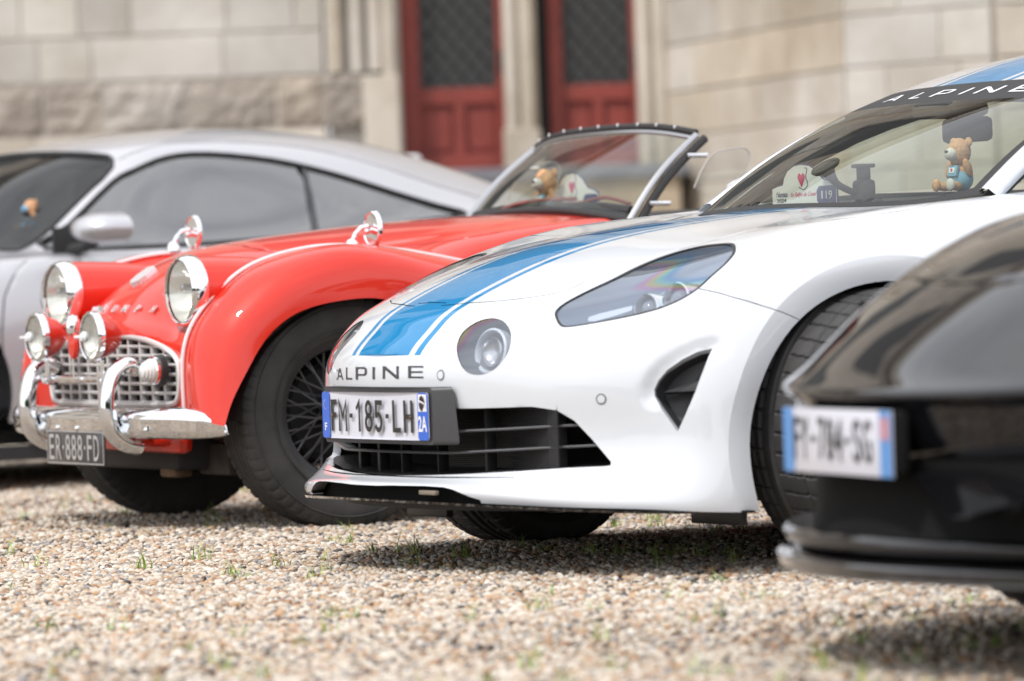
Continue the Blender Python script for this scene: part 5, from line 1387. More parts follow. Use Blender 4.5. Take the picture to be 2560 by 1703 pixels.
    # badge bar, centre badge
    MB().tube([(.575, y_, .435) for y_ in np.linspace(-.28, .28, 5)], .009, 8).build('badge_bar', M['chrome'], parent=car)
    MB().lathe([(.0001, -.01), (.03, -.008), (.036, 0), (.03, .008), (.0001, .012)], 24, ax, (.59, .02, .535), sx=.8, sy=1.3).build('bar_badge', M['red'], parent=car)
    MB().lathe([(.018, 0), (.022, .03), (.014, .05), (.0001, .055)], 18, center=(.59, .02, .565)).build('bar_badge_cap', M['chrome'], parent=car)
    MB().tube([(.59, .02, .44), (.59, .02, .50)], .007, 6).build('badge_stem', M['chrome'], parent=car)
    # bonnet shield
    b0, b1 = S(*top(.385, .0)), S(*top(.325, .0)); dd = b1 - b0; nrm = S.normal(*top(.355, 0))
    sh = [(-.35, .1), (0, -.12), (.35, .1), (.45, .45), (.36, 1.0), (0, 1.12), (-.36, 1.0), (-.45, .45)]
    L_ = np.linalg.norm(dd); dn = dd / L_
    MB().prism([(a * .075, b * L_) for a, b in sh], b0 - nrm * .004, (0, 1, 0), dn, nrm, .018).build('bonnet_badge', M['badge'], smooth=False, parent=car)
    # spaced bonnet letters
    for i, chh in enumerate('TRIUMPH'):
        yy = (i - 3) * .070; uv = front(yy, .628 - .10 * yy * yy); P = S(*uv); N_ = S.normal(*uv); e2 = np.cross(N_, (0, 1, 0)); e2 = -e2 if e2[2] < 0 else e2
        v, f = text_geo(chh, bold=.04); wdt = .010 if chh == 'I' else (.028 if chh == 'M' else .022); n = len(v)
        A_ = [P + N_ * .006 + np.array([0, 1, 0]) * (a - .5) * wdt + e2 * (b - .5) * .026 for a, b in v]; B_ = [p - N_ * .006 for p in A_]
        mb = MB(); mb.add(A_, f)
        bmx = {}
        for q in f:
            for i2 in range(len(q)):
                k_ = (q[i2], q[(i2 + 1) % len(q)]); bmx[k_] = bmx.get(k_, 0) + 1
        rim_ = [k_ for k_ in bmx if (k_[1], k_[0]) not in bmx]
        mb.add(A_ + B_, [(a, b, b + n, a + n) for a, b in rim_]); mb.build('bonnet_letter', M['badge'], smooth=False, parent=car)
    # ---- bumper
    bp = catmull([(.425, -.675, .312), (.480, -.63, .313), (.53, -.52, .314), (.562, -.3, .315), (.572, 0, .315), (.562, .3, .315), (.53, .52, .314), (.480, .63, .313), (.425, .675, .312)], 7)
    vs = []; N_ = len(bp)
    for i, p in enumerate(bp):
        t_ = bp[min(i + 1, N_ - 1)] - bp[max(i - 1, 0)]; t_ /= np.linalg.norm(t_); nn = np.cross(t_, (0, 0, 1)); nn = nn if nn[0] > 0 else -nn
        k = min(1, min(i, N_ - 1 - i) / 14); k = math.sqrt(1 - (1 - k) ** 2) * .93 + .07
        for a, b in ((-.022, -.044), (-.004, -.044), (.012, -.036), (.020, -.020), (.017, -.006), (.022, .006), (.020, .022), (.010, .038), (-.010, .044), (-.024, .042)): vs.append(p + nn * a + np.array([0, 0, -.03 + (b + .03) * k]))
    mb = MB(); mb.add(vs, [(i * 10 + j, i * 10 + (j + 1) % 10, i * 10 + 10 + (j + 1) % 10, i * 10 + 10 + j) for i in range(N_ - 1) for j in range(10)] + [tuple(range(10)), tuple((N_ - 1) * 10 + j for j in range(10))])
    mb.build('bumper', M['chrome'], sharp=60, parent=car)
    for yy in (-.12, .02, .44): 
        xx = .572 - .12 * yy * yy + .018
        MB().lathe([(.0001, .008), (.006, .006), (.009, 0)], 14, ax, (xx, yy, .296)).build('bumper_bolt', M['chrome'], parent=car)
    # ---- plate
    pl = empty('number_plate', parent=car)
    MB().box((.585, 0, .242), (.006, .405, .100), bev=.003).build('plate_sheet', M['oldblack'], parent=pl)
    x = .5890
    for (a, b, c_, d_) in ((-.196, .196, .2855, .2885), (-.196, .196, .1955, .1985), (-.198, -.195, .1955, .2885), (.195, .198, .1955, .2885)): MB().box((x, (a + b) / 2, (c_ + d_) / 2), (.0012, b - a, d_ - c_)).build('plate_border', M['oldwhite'], parent=pl)
    lay = [('E', -.182, -.146), ('R', -.134, -.096), ('8', -.066, -.032), ('8', -.024, .010), ('8', .018, .052), ('F', .086, .118), ('D', .130, .168)]
    for t_, a0, a1 in lay:
        v, f = text_geo(t_, bold=.005)
        MB().add([(x + .0006, a0 + a * (a1 - a0), .206 + b * .072) for a, b in v], f).build('letter' if t_.isalpha() else 'digit', M['oldwhite'], smooth=False, parent=pl)
    for yy in (-.081, .069): MB().box((x + .0004, yy, .242), (.001, .009, .010)).build('separator_dot', M['oldwhite'], parent=pl)
    # under the nose
    MB().box((.44, .0, .262), (.05, .86, .075), bev=.02).build('front_valance', M['red'], parent=car)
    MB().box((.36, .18, .185), (.06, .10, .07), bev=.01).build('chassis_horn', M['rust'], parent=car)
    MB().box((.25, .30, .20), (.10, .20, .09), bev=.01).build('chassis_member', M['rustdark'], parent=car)
    MB().tube([(.30, .25, .27), (.16, .46, .20)], .008, 6).build('steering_rod', M['rust'], parent=car)
    MB().box((-.1, 0, .22), (1.0, .55, .10), bev=.02).build('engine_sump', M['gapblack'], parent=car)
    MB().tube([(0, -.5, .3), (0, .5, .3)], .03, 8).build('front_axle', M['gapblack'], parent=car)
    # ---- wheels
    def wheel(cx, cy, s, spokes=True):
        e = empty('wheel', parent=car); e.location = (cx, cy, .325)
        vs, fs = tyre_mesh(.325, .165, .200, lat=58, latd=.005, grooves=((-.5, .03), (-.25, .03), (0, .03), (.25, .03), (.5, .03)), n=348, zig=.8, shoulder=.03)
        MB().add(vs, fs).build('tyre', M['oldtyre'], parent=e, sharp=28)
        Yx = ((1, 0, 0), (0, 0, 1), (0, s, 0))
        MB().lathe([(.222, .0845), (.2235, .0875), (.225, .0875), (.2265, .0848)], 96, Yx).build('sidewall_rib', M['oldtyre'], parent=e)
        MB().lathe([(.288, .0850), (.2895, .0872), (.291, .0872), (.2925, .0835)], 96, Yx).build('sidewall_rib', M['oldtyre'], parent=e)
        MB().lathe([(.205, -.062), (.200, -.056), (.186, -.05), (.180, -.03), (.178, 0), (.182, .03), (.188, .048), (.202, .056), (.207, .064), (.204, .068), (.196, .062), (.180, .052), (.172, .03), (.170, -.03), (.18, -.055)], 64, Yx).build('rim', M['darkmetal'], parent=e)
        MB().lathe([(.0001, .085), (.022, .083), (.030, .07), (.034, .03), (.045, .02), (.045, -.03)], 28, Yx).build('hub', M['darkmetal'], parent=e)
        MB().box((0, s * .080, 0), (.13, .012, .030), bev=.006).build('wheel_spinner', M['darkmetal'], parent=e)
        MB().lathe([(.0001, -.05), (.12, -.05), (.14, -.03), (.14, -.055), (.0001, -.06)], 32, Yx).build('brake_drum', M['gapblack'], parent=e)
        if spokes:
            for k in range(48):
                a = 2 * math.pi * k / 48; o_ = (1 if k % 2 else -1) * .42; q = k % 4 < 2; ro = .183; ri = .036 if q else .044; hy = .062 if q else -.005; ry = .03 if not q else .0
                p0 = (ri * math.cos(a + o_ * 1.6), s * hy, ri * math.sin(a + o_ * 1.6)); p1 = (ro * math.cos(a), s * ry, ro * math.sin(a))
                MB().tube([p0, p1], .0032, 5, cap=False).build('spoke', M['spoke'], parent=e)
    wheel(.045, .57, 1); wheel(.03, -.57, -1, False); wheel(-2.235, .57, 1, False); wheel(-2.235, -.57, -1, False)
    # ---- windscreen
    e = empty('windscreen', parent=car)
    base = [(-.965, -.53, .83), (-.93, -.4, .85), (-.90, -.2, .868), (-.89, 0, .872), (-.90, .2, .868), (-.93, .37, .85), (-.965, .49, .83)]
    topp = [(-1.225, -.50, 1.075), (-1.20, -.36, 1.098), (-1.185, -.18, 1.108), (-1.18, 0, 1.110), (-1.185, .18, 1.108), (-1.20, .33, 1.098), (-1.225, .455, 1.078)]
    Wn = Surf([base, [tuple((np.array(a) + np.array(b)) / 2 + np.array([.012, 0, .012])) for a, b in zip(base, topp)], topp], mirror=False)
    U, V = np.meshgrid(np.linspace(0, 2, 12), np.linspace(0, 6, 40), indexing='ij'); G3 = Wn(U, V)
    MB().add(G3.reshape(-1, 3).tolist(), [(i * 40 + j, i * 40 + j + 1, i * 40 + 41 + j, i * 40 + 40 + j) for i in range(11) for j in range(39)]).build('glass', M['glass'], sharp=None, parent=e)
    for s_, v_ in ((1, 6), (-1, 0)):
        pp = Wn(np.linspace(-.0, 2, 10), np.full(10, v_)); pp[:, 1] += s_ * .006
        MB().tube(pp, .0105, 8).build('side_frame', M['satin'], parent=e)
        MB().tube(pp + [-.028, s_ * .002, -.01], .013, 8).build('rubber_seal', M['cabin'], parent=e)
        # clamps and wind deflector
        for k_ in (2, 7): MB().box(tuple(pp[k_] + [-.05, s_ * .015, -.012]), (.07, .018, .014), bev=.004).build('clamp', M['chrome'], parent=e)
    tp = Wn(np.full(30, 2.), np.linspace(0, 6, 30))
    MB().tube(tp + [-.004, 0, .008], .010, 8).build('top_rail', M['cabin'], parent=e)
    MB().tube(tp + [.008, 0, -.008], .008, 8).build('top_frame', M['satin'], parent=e)
    for k_ in range(2, 29, 3): MB().lathe([(.0001, .004), (.004, .003), (.006, 0)], 10, ((0, 1, 0), (0, 0, 1), (1, 0, 0)), tuple(tp[k_] + [.008, 0, .014])).build('stud', M['chrome'], parent=e)
    bp_ = Wn(np.full(30, 0.), np.linspace(0, 6, 30)); MB().tube(bp_ + [0, 0, .004], .012, 8).build('base_seal', M['cabin'], parent=e)
    for pts in ([(1735,470),(1752,430),(1775,392),(1800,378),(1850,370),(1868,376),(1874,395),(1860,440),(1838,500),(1815,545)],):
        L3 = [fr.aty(*p, .56) for p in pts]; L3 = catmull(L3, 4); n = len(L3)
        for s_ in (1, -1):
            Q = L3 * [1, s_, 1]
            tri = tessellate_polygon([[Vector((p[0], p[2], 0)) for p in Q]])
            d = MB().add(Q.tolist(), [tuple(t) for t in tri]).build('wind_deflector', M['clearglass'], smooth=False, parent=e)
            MB().tube(Q, .0022, 5).build('deflector_edge', M['oldwhite'], parent=d)
    # cockpit rail and details at the scuttle
    MB().tube([(-.99, .47, .86), (-.965, .36, .874), (-.93, .1, .882), (-.93, -.2, .882), (-.96, -.42, .87)], .016, 8).build('dash_top_roll', M['cabin'], parent=car)
    a_, b_ = fr.aty(1365, 560, .30), fr.aty(1480, 553, .30)
    MB().tube([a_ + [0, 0, .004], (a_ + b_) / 2 + [0, 0, .008], b_ + [0, 0, .002]], [.004, .011, .005], 8).build('vent_handle', M['chrome'], parent=car)
    for pp in ([(1275,530),(1320,515),(1400,507),(1455,505)], [(1395,535),(1470,515),(1530,502),(1590,518)]):
        P3 = [fr.aty(*p, yy) for p, yy in zip(pp, (-.15, -.05, .05, .15) if pp[0][0] == 1275 else (.1, .2, .3, .4))]
        MB().tube(catmull([p + [.02, 0, .01] for p in P3], 4), .006, 6).build('wiper', M['wiper'], parent=car)
    return car
# =================================================================== SILVER COUPE
FS = Frame(60, -2.49390896, 16.44130589)
def compact(P, T):
    T = np.array(T); u_ = np.unique(T); m_ = -np.ones(len(P), int); m_[u_] = np.arange(len(u_)); return P[u_].tolist(), m_[T].tolist()
def simple_wheel(car, cx, cy, s, R=.33, wd=.24, rimr=.24, mat='wheelgrey'):
    e = empty('wheel', parent=car); e.location = (cx, cy, R)
    vs, fs = tyre_mesh(R, wd, rimr, lat=60, latd=.005, grooves=((-.4, .04), (0, .04), (.4, .04)), n=180)
    MB().add(vs, fs).build('tyre', M['tyre'], parent=e, sharp=28)
    Yx = ((1, 0, 0), (0, 0, 1), (0, s, 0))
    MB().lathe([(rimr + .005, -.1), (rimr - .02, -.08), (rimr - .03, .06), (rimr + .002, .10), (rimr - .012, .095), (rimr - .04, .05)], 48, Yx).build('rim', M[mat], parent=e)
    for k in range(5):
        a = 2 * math.pi * k / 5; d = np.array([math.cos(a), 0, math.sin(a)])
        MB().tube([d * .03 + np.array([0, s * .05, 0]), d * (rimr - .015) + np.array([0, s * .085, 0])], [.04, .03], 8).build('spoke', M[mat], parent=e)
    return e
def build_silver():
    fr = FS
    car = empty('grand_tourer', fr.M, label='silver grey coupe with dark side windows, farthest left behind the red roadster', cat='car')
    low = lambda x, a=1.0: [(x, .90 * a, .55), (x, .888 * a, .32), (x, .872 * a, .235)]
    rows = [
     [(.97,0,.27),(.96,.3,.27),(.92,.5,.27),(.86,.6,.27),(.80,.66,.26),(.74,.72,.26),(.68,.78,.25),(.63,.82,.245),(.61,.845,.242),(.605,.845,.238),(.60,.84,.235)],
     [(.95,0,.60),(.94,.3,.60),(.90,.5,.60),(.85,.6,.60),(.80,.66,.60),(.74,.72,.60),(.66,.78,.58),(.60,.84,.54)] + [(.60,.86,.45),(.6,.85,.32),(.6,.84,.235)],
     [(.45,0,.72),(.44,.3,.725),(.42,.5,.74),(.40,.6,.76),(.39,.66,.77),(.38,.72,.76),(.37,.79,.72),(.36,.85,.66)] + low(.36, .99),
     [(.0,0,.79),(-.02,.3,.795),(-.06,.5,.81),(-.10,.6,.82),(-.13,.66,.82),(-.15,.72,.81),(-.16,.79,.78),(-.16,.86,.72)] + low(-.16),
     [(-.30,0,.845),(-.33,.3,.845),(-.40,.5,.835),(-.46,.6,.825),(-.50,.66,.82),(-.52,.72,.815),(-.54,.78,.812),(-.50,.865,.76)] + low(-.50),
     [(-.55,0,1.03),(-.57,.3,1.02),(-.65,.49,1.0),(-.71,.57,.98),(-.75,.62,.955),(-.77,.69,.90),(-.78,.785,.815),(-.78,.872,.76)] + low(-.78),
     [(-.84,0,1.195),(-.86,.28,1.19),(-.93,.44,1.18),(-.98,.53,1.165),(-1.02,.60,1.125),(-1.04,.68,1.0),(-1.05,.785,.82),(-1.05,.877,.765)] + low(-1.05),
     [(-1.30,0,1.262),(-1.30,.28,1.255),(-1.30,.44,1.237),(-1.30,.54,1.208),(-1.30,.61,1.155),(-1.30,.69,1.0),(-1.30,.785,.828),(-1.30,.88,.77)] + low(-1.3),
     [(-1.65,0,1.262),(-1.65,.28,1.253),(-1.65,.44,1.228),(-1.65,.54,1.19),(-1.65,.615,1.12),(-1.65,.69,.99),(-1.65,.785,.845),(-1.65,.885,.78)] + low(-1.65),
     [(-2.0,0,1.222),(-2.0,.28,1.212),(-2.0,.44,1.18),(-2.0,.54,1.125),(-2.0,.62,1.04),(-2.0,.69,.95),(-2.0,.78,.872),(-2.0,.895,.79)] + low(-2.0, 1.01),
     [(-2.38,0,1.13),(-2.38,.28,1.12),(-2.38,.44,1.08),(-2.38,.54,1.015),(-2.38,.63,.94),(-2.38,.69,.90),(-2.38,.77,.872),(-2.38,.90,.79)] + low(-2.38, 1.02),
     [(-2.85,0,.96),(-2.85,.28,.955),(-2.85,.44,.935),(-2.85,.54,.905),(-2.85,.62,.88),(-2.85,.69,.865),(-2.85,.76,.85),(-2.85,.87,.77)] + low(-2.85, 1.0),
     [(-3.3,0,.78),(-3.3,.28,.78),(-3.3,.44,.77),(-3.3,.54,.76),(-3.28,.62,.75),(-3.26,.68,.74),(-3.22,.74,.72),(-3.15,.80,.66)] + [(-3.12,.82,.50),(-3.12,.81,.33),(-3.12,.8,.25)]]
    S = Surf(rows); S.prepare(8)
    side = lambda x, z: S.cast((x, 3, z), (0, -1, 0))
    wp = [(-.60,.832),(-.72,.915),(-.91,1.062),(-1.0,1.105),(-1.13,1.148),(-1.29,1.158),(-1.55,1.13),(-1.79,1.075),(-2.04,.998),(-2.2,.95),(-2.31,.915),(-2.1,.893),(-1.8,.868),(-1.48,.845),(-1.04,.830)]
    win = np.array([side(*p) for p in catmull([(a, b, 0) for a, b in wp], 3, True)[:, :2]])
    vv = np.linspace(-3.62, 3.62, 30)
    wsg = np.array([(4.04 + .02 * abs(v), v) for v in vv] + [(u, 3.62) for u in np.linspace(4.3, 5.55, 8)] + [(5.75, 3.45), (5.86, 3.1)] + [(5.90, v) for v in np.linspace(2.8, -2.8, 24)] + [(5.86, -3.1), (5.75, -3.45)] + [(u, -3.62) for u in np.linspace(5.55, 4.3, 8)])
    sh1 = np.array([side(*p) for p in ((-.47,.795),(-.40,.74),(-.355,.67),(-.335,.55),(-.335,.40),(-.36,.26))])
    sh2 = np.array([side(*p) for p in ((-1.62,.83),(-1.63,.6),(-1.60,.4),(-1.55,.26))])
    arch = lambda cx: np.array([side(cx + .37 * math.cos(math.radians(a)), .33 + .37 * math.sin(math.radians(a))) for a in np.linspace(-12, 192, 40)])
    af, ar = arch(0.0), arch(-2.45)
    fix = lambda a: np.concatenate([[[a[0, 0], 10.0]], a, [[a[-1, 0], 10.0]]])
    af, ar = fix(af), fix(ar)
    rail = np.array([(u, 3.15 + .25 * (abs(u - 8) / 3)) for u in np.linspace(5.9, 10.5, 24)])
    mm = lambda key, p: [(key, p), (key, mirror_uv(p))]
    post = np.array([side(*p) for p in ((-1.625,.856),(-1.64,.95),(-1.655,1.05),(-1.66,1.108),(-1.682,1.10),(-1.672,1.0),(-1.66,.90),(-1.65,.860))])
    regs = mm('glass', win) + mm('post', post) + [('ws', wsg)] + mm('gap', ribbon(S, sh1, .006)) + mm('gap', ribbon(S, sh2, .006)) + mm('gap', ribbon(S, rail, .005)) + mm('cut', af) + mm('cut', ar)
    R_ = skin(S, 120, 130, regs)
    mb = MB(); mb.add(R_['base'][0].tolist(), R_['base'][1].tolist(), 0)
    P, T, UV = R_['gap']; mb.add((P - S.normal(*UV.T) * .004).tolist(), T.tolist(), 1)
    mb.build('body', [M['silver'], M['gapblack']], sharp=None, parent=car)
    P, T, UV = R_['glass']; T = np.array(T)
    for s in (1, -1):
        k = (P[T].mean(1)[:, 1] * s) > 0; MB().add(*compact(P - S.normal(*UV.T) * .004, T[k])).build('side_window', M['darkglass'], sharp=None, parent=car)
        rub = win.copy(); rub[:, 1] *= s; rb = S(*rub.T) + S.normal(*rub.T) * .001; MB().tube(rb, .009, 6, closed=True).build('window_rubber', M['cabin'], parent=car)
        P5, T5, U5 = R_['post']; T5 = np.array(T5); k5 = (P5[T5].mean(1)[:, 1] * s) > 0; MB().add(*compact(P5, T5[k5])).build('door_post', M['gloss_black'], sharp=None, parent=car)
        MB().tube([(-1.42, s * .905, .70), (-1.47, s * .922, .702), (-1.56, s * .922, .702), (-1.61, s * .905, .70)], .011, 8).build('door_handle', M['silver'], parent=car)
        # skirt
        MB().add(*gridmesh(np.array([[(x, s * y, z) for y, z in ((.872, .238), (.905, .230), (.918, .205), (.912, .165), (.88, .150))] for x in np.linspace(-.42, -2.05, 12)]))).build('side_skirt', M['silver'], parent=car)
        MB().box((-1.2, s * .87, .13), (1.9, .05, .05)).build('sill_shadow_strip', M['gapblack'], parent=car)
        # mirror
        e = empty('door_mirror', parent=car); vs = []
        c_ = np.array([-.675, s * .995, .893])
        for k_ in range(11):
            t = k_ / 10; x = c_[0] + .10 - .17 * t; r = math.sqrt(max(0, 1 - (1 - min(1, t * 1.6)) ** 2)) if t < .63 else 1
            r = max(r, .03)
            for j in range(24):
                a = 2 * math.pi * j / 24; vs.append((x, c_[1] + .125 * r * math.cos(a), c_[2] + .058 * r * math.sin(a) * (1 if math.sin(a) > 0 else .85)))
        MB().add(vs, [(i * 24 + j, i * 24 + (j + 1) % 24, i * 24 + 24 + (j + 1) % 24, i * 24 + 24 + j) for i in range(10) for j in range(24)] + [tuple(range(24)), tuple(240 + j for j in range(24))]).build('mirror_shell', M['silver'], sharp=50, parent=e)
        MB().tube([(-.66, s * .78, .825), (-.68, s * .86, .835), (-.68, s * .95, .85)], [.022, .018, .016], 8).build('mirror_foot', M['cabin'], parent=e)
        MB().box((-.66, s * .775, .86), (.13, .012, .09)).build('mirror_sail_panel', M['cabin'], parent=e)
    P, T, UV = R_['ws']; MB().add((P - S.normal(*UV.T) * .003).tolist(), T.tolist()).build('windscreen', M['wsdark'], sharp=None, parent=car)
    rb = S(*wsg.T) + S.normal(*wsg.T) * .001; MB().tube(rb, .010, 6, closed=True).build('windscreen_rubber', M['cabin'], parent=car)
    MB().box((-1.3, 0, .18), (4.0, 1.5, .05)).build('underfloor', M['gapblack'], parent=car)
    MB().box((-1.3, 0, .68), (2.1, 1.40, .26), bev=.05).build('cabin_tub', M['cabin'], parent=car)
    for s in (1, -1): MB().box((-1.35, s * .36, .92), (.14, .44, .42), bev=.06).build('seat', M['cabin'], parent=car)
    for s in (1, -1): simple_wheel(car, 0, s * .76, s); simple_wheel(car, -2.45, s * .76, s)
    return car, S

# =================================================================== BLACK COUPE
FK = Frame(70, 1.37060845, 7.99755752)
def build_black():
    fr = FK
    car = empty('performance_car', fr.M, label='black glossy low-nosed car cut off by the right edge, nearest the camera', cat='car')
    Y_ = np.array([0, .2, .4, .55, .70, .81, .89]); f = np.array([0, .020, .085, .165, .28, .42, .62])
    pr = [(.872,.456),(.885,.468),(.880,.482),(.835,.508),(.755,.570),(.670,.632),(.585,.684),(.495,.728),(.385,.765),(.20,.802),(-.10,.838),(-.40,.865),(-.60,.885)]
    rows = []
    for i, (x, z) in enumerate(pr):
        k = max(.55, 1 - .05 * i); hump = np.array([0, 0, .002, .012, .012, -.02, -.06]) * min(1, i / 4) * (1 if i < 9 else .5)
        drop = np.array([0, -.002, -.010, -.012, -.03, -.09, -.20]) * min(1, max(0, (i - 2)) / 5)
        if i < 3: drop = drop * 0
        rows.append([(x - f[j] * k, Y_[j], z + hump[j] + drop[j]) for j in range(7)])
    rows.append([(-1.1, y, .90 + d) for y, d in zip(Y_, (0, -.002, -.01, -.012, -.03, -.09, -.2))])
    rows.append([(-2.2, y, .88 + d) for y, d in zip(Y_, (0, -.002, -.01, -.012, -.03, -.09, -.2))])
    rows.append([(-3.1, y, .80 + d) for y, d in zip(Y_, (0, -.002, -.01, -.012, -.03, -.09, -.2))])
    S = Surf(rows); S.prepare(8)
    top = lambda x, y: S.cast((x, y, 3), (0, 0, -1))
    hl = [(.545,.60),(.48,.56),(.38,.565),(.27,.60),(.20,.645),(.23,.69),(.33,.70),(.44,.68)]
    hl = np.array([top(*p) for p in catmull([(a, b, 0) for a, b in hl], 3, True)[:, :2]])
    bon = np.array([top(*p) for p in ((.64,.0),(.62,.2),(.56,.38),(.46,.47),(.2,.56),(-.3,.62),(-.6,.64))])
    R_ = skin(S, 110, 90, [('hl', hl), ('hl', mirror_uv(hl)), ('gap', ribbon(S, bon, .004)), ('gap', mirror_uv(ribbon(S, bon, .004)))])
    mb = MB(); mb.add(R_['base'][0].tolist(), R_['base'][1].tolist(), 0); P, T, UV = R_['gap']; mb.add((P - S.normal(*UV.T) * .004).tolist(), T.tolist(), 1)
    mb.build('body', [M['black'], M['gapblack']], sharp=None, parent=car)
    P, T, UV = R_['hl']; T = np.array(T)
    for s in (1, -1):
        k = P[T].mean(1)[:, 1] * s > 0; e = empty('headlight', parent=car)
        MB().add(*compact(P, T[k])).build('lens', M['lampglass'], sharp=None, parent=e)
        MB().add(*compact(P - S.normal(*UV.T) * .02, T[k])).build('reflector', M['satin'], sharp=None, parent=e)
    # lower face: recessed mouth, side blades, crease band
    def ring(xo, z, k=1.0): return [(xo - f[j] * k, Y_[j], z) for j in range(7)]
    def strip(name, a, mat, **k):
        L_ = np.array([r + [] for r in a]); G = Surf([r for r in a]); U, V = np.meshgrid(np.linspace(0, len(a) - 1, 6 * len(a)), np.linspace(-6, 6, 70), indexing='ij')
        MB().add(*gridmesh(G(U, V))).build(name, mat, sharp=40, parent=car)
    strip('bumper_band', [ring(.872, .456), ring(.866, .43), ring(.856, .395), ring(.845, .372)], M['black'])
    strip('bumper_lip', [ring(.845, .372), ring(.82, .366), ring(.79, .364)], M['blackplastic'])
    strip('mouth_back', [ring(.845, .368), ring(.838, .33), ring(.838, .27), ring(.850, .22)], M['void'])
    strip('mouth_floor', [ring(.80, .235), ring(.87, .238), ring(.892, .240)], M['black'])
    strip('lip_spoiler', [ring(.892, .240), ring(.902, .228), ring(.892, .212), ring(.868, .205)], M['black'])
    strip('splitter', [ring(.868, .205), ring(.902, .198), ring(.916, .188), ring(.911, .172), ring(.868, .165), ring(.60, .165)], M['gloss_black'])
    # angled blades in the mouth
    for s in (1,):
        q = [fr.atx(px, py, xx) for px, py, xx in ((2262,1172,.838),(2432,1166,.78),(2528,1262,.86),(2385,1298,.93))]
        q = np.array(q); q[:, 1] *= s; b = q - np.array([.06, 0, .0]); 
        MB().add(np.concatenate([q, b]), [(0, 1, 2, 3), (7, 6, 5, 4)] + [(i, (i + 1) % 4, (i + 1) % 4 + 4, i + 4) for i in range(4)]).build('mouth_blade', M['black'], smooth=False, parent=car)
        a_ = fr.atx(2555, 1072, .62); MB().lathe([(.0001, .016), (.012, .014), (.022, .006), (.026, 0)], 20, ((0, 1, 0), (0, 0, 1), (1, 0, 0)), (.62, s * a_[1], a_[2]), sx=1.3, sy=.7).build('fog_light', M['satin'], parent=car)
    for yy in (-.10, .06): MB().box((.80, yy, .30), (.03, .07, .13), bev=.01).build('mouth_upright', M['blackplastic'], parent=car)
    # flanks and cabin, beyond the frame
    for s in (1, -1):
        A = np.array([[(x, s * y * k, z) for y, z in ((.89, .62), (.92, .5), (.92, .35), (.89, .18))] for x, k in ((-.40, 1), (-1.0, 1), (-1.6, 1), (-2.11, 1))])
        MB().add(*gridmesh(A)).build('side_panel', M['black'], sharp=None, parent=car)
        A = np.array([[(x - .10 * max(0, z - .45), s * y, z) for z in (.62, .5, .36, .22)] for x, y in ((.50, .78), (.42, .85), (.36, .90))])
        MB().add(*gridmesh(A)).build('corner_panel', M['black'], sharp=None, parent=car)
        simple_wheel(car, 0, s * .78, s, .32, .23); simple_wheel(car, -2.5, s * .78, s, .32, .23)
    cab = Surf([[(-.60, 0, .885), (-.66, .35, .88), (-.80, .62, .87)], [(-1.15, 0, 1.20), (-1.18, .3, 1.19), (-1.28, .52, 1.15)], [(-1.7, 0, 1.24), (-1.7, .32, 1.23), (-1.7, .53, 1.18)], [(-2.9, 0, .88), (-2.9, .35, .87), (-2.9, .6, .85)]])
    U, V = np.meshgrid(np.linspace(0, 3, 30), np.linspace(-2, 2, 30), indexing='ij'); G = cab(U, V)
    MB().add(*gridmesh(G)).build('cabin_roof', M['gloss_black'], sharp=None, parent=car)
    MB().box((-1.1, 0, .19), (3.4, 1.4, .05)).build('underfloor', M['gapblack'], parent=car)
    # plate
    pl = empty('number_plate', parent=car); hx = .880
    MB().box((hx - .012, 0.005, .397), (.026, .440, .104), bev=.008).build('plate_holder', M['void'], parent=pl)
    y0, y1, z0, z1 = -.215, .222, .340, .450
    MB().box((hx + .007, (y0 + y1) / 2, (z0 + z1) / 2), (.003, y1 - y0, z1 - z0), bev=.001).build('plate_sheet', M['platewhite'], parent=pl)
    for a, b in ((y0, y0 + .036), (y1 - .044, y1)): MB().box((hx + .0095, (a + b) / 2, (z0 + z1) / 2), (.001, b - a, z1 - z0 - .001)).build('blue_band', M['plateblue2'], parent=pl)
    MB().box((hx + .0105, y1 - .022, z1 - .030), (.001, .030, .036)).build('emblem_field', M['pinkpale'], parent=pl)
    def word(txt, a0, a1, b0, b1, nm, mat, bold=.01):
        v, f_ = text_geo(txt, bold=bold); MB().add([(hx + .0105, a0 + a * (a1 - a0), b0 + b * (b1 - b0)) for a, b in v], f_).build(nm, mat, smooth=False, parent=pl)
    for t_, a0, a1 in (('F', -.172, -.148), ('Y', -.142, -.112), ('7', -.070, -.044), ('8', -.036, -.008), ('4', -.002, .028), ('S', .072, .104), ('G', .112, .146)):
        word(t_, a0, a1, .362, .434, 'letter' if t_.isalpha() else 'digit', M['ink'])
    for yy in (-.091, .050): MB().box((hx + .0105, yy, .398), (.001, .014, .010)).build('hyphen', M['ink'], parent=pl)
    return car

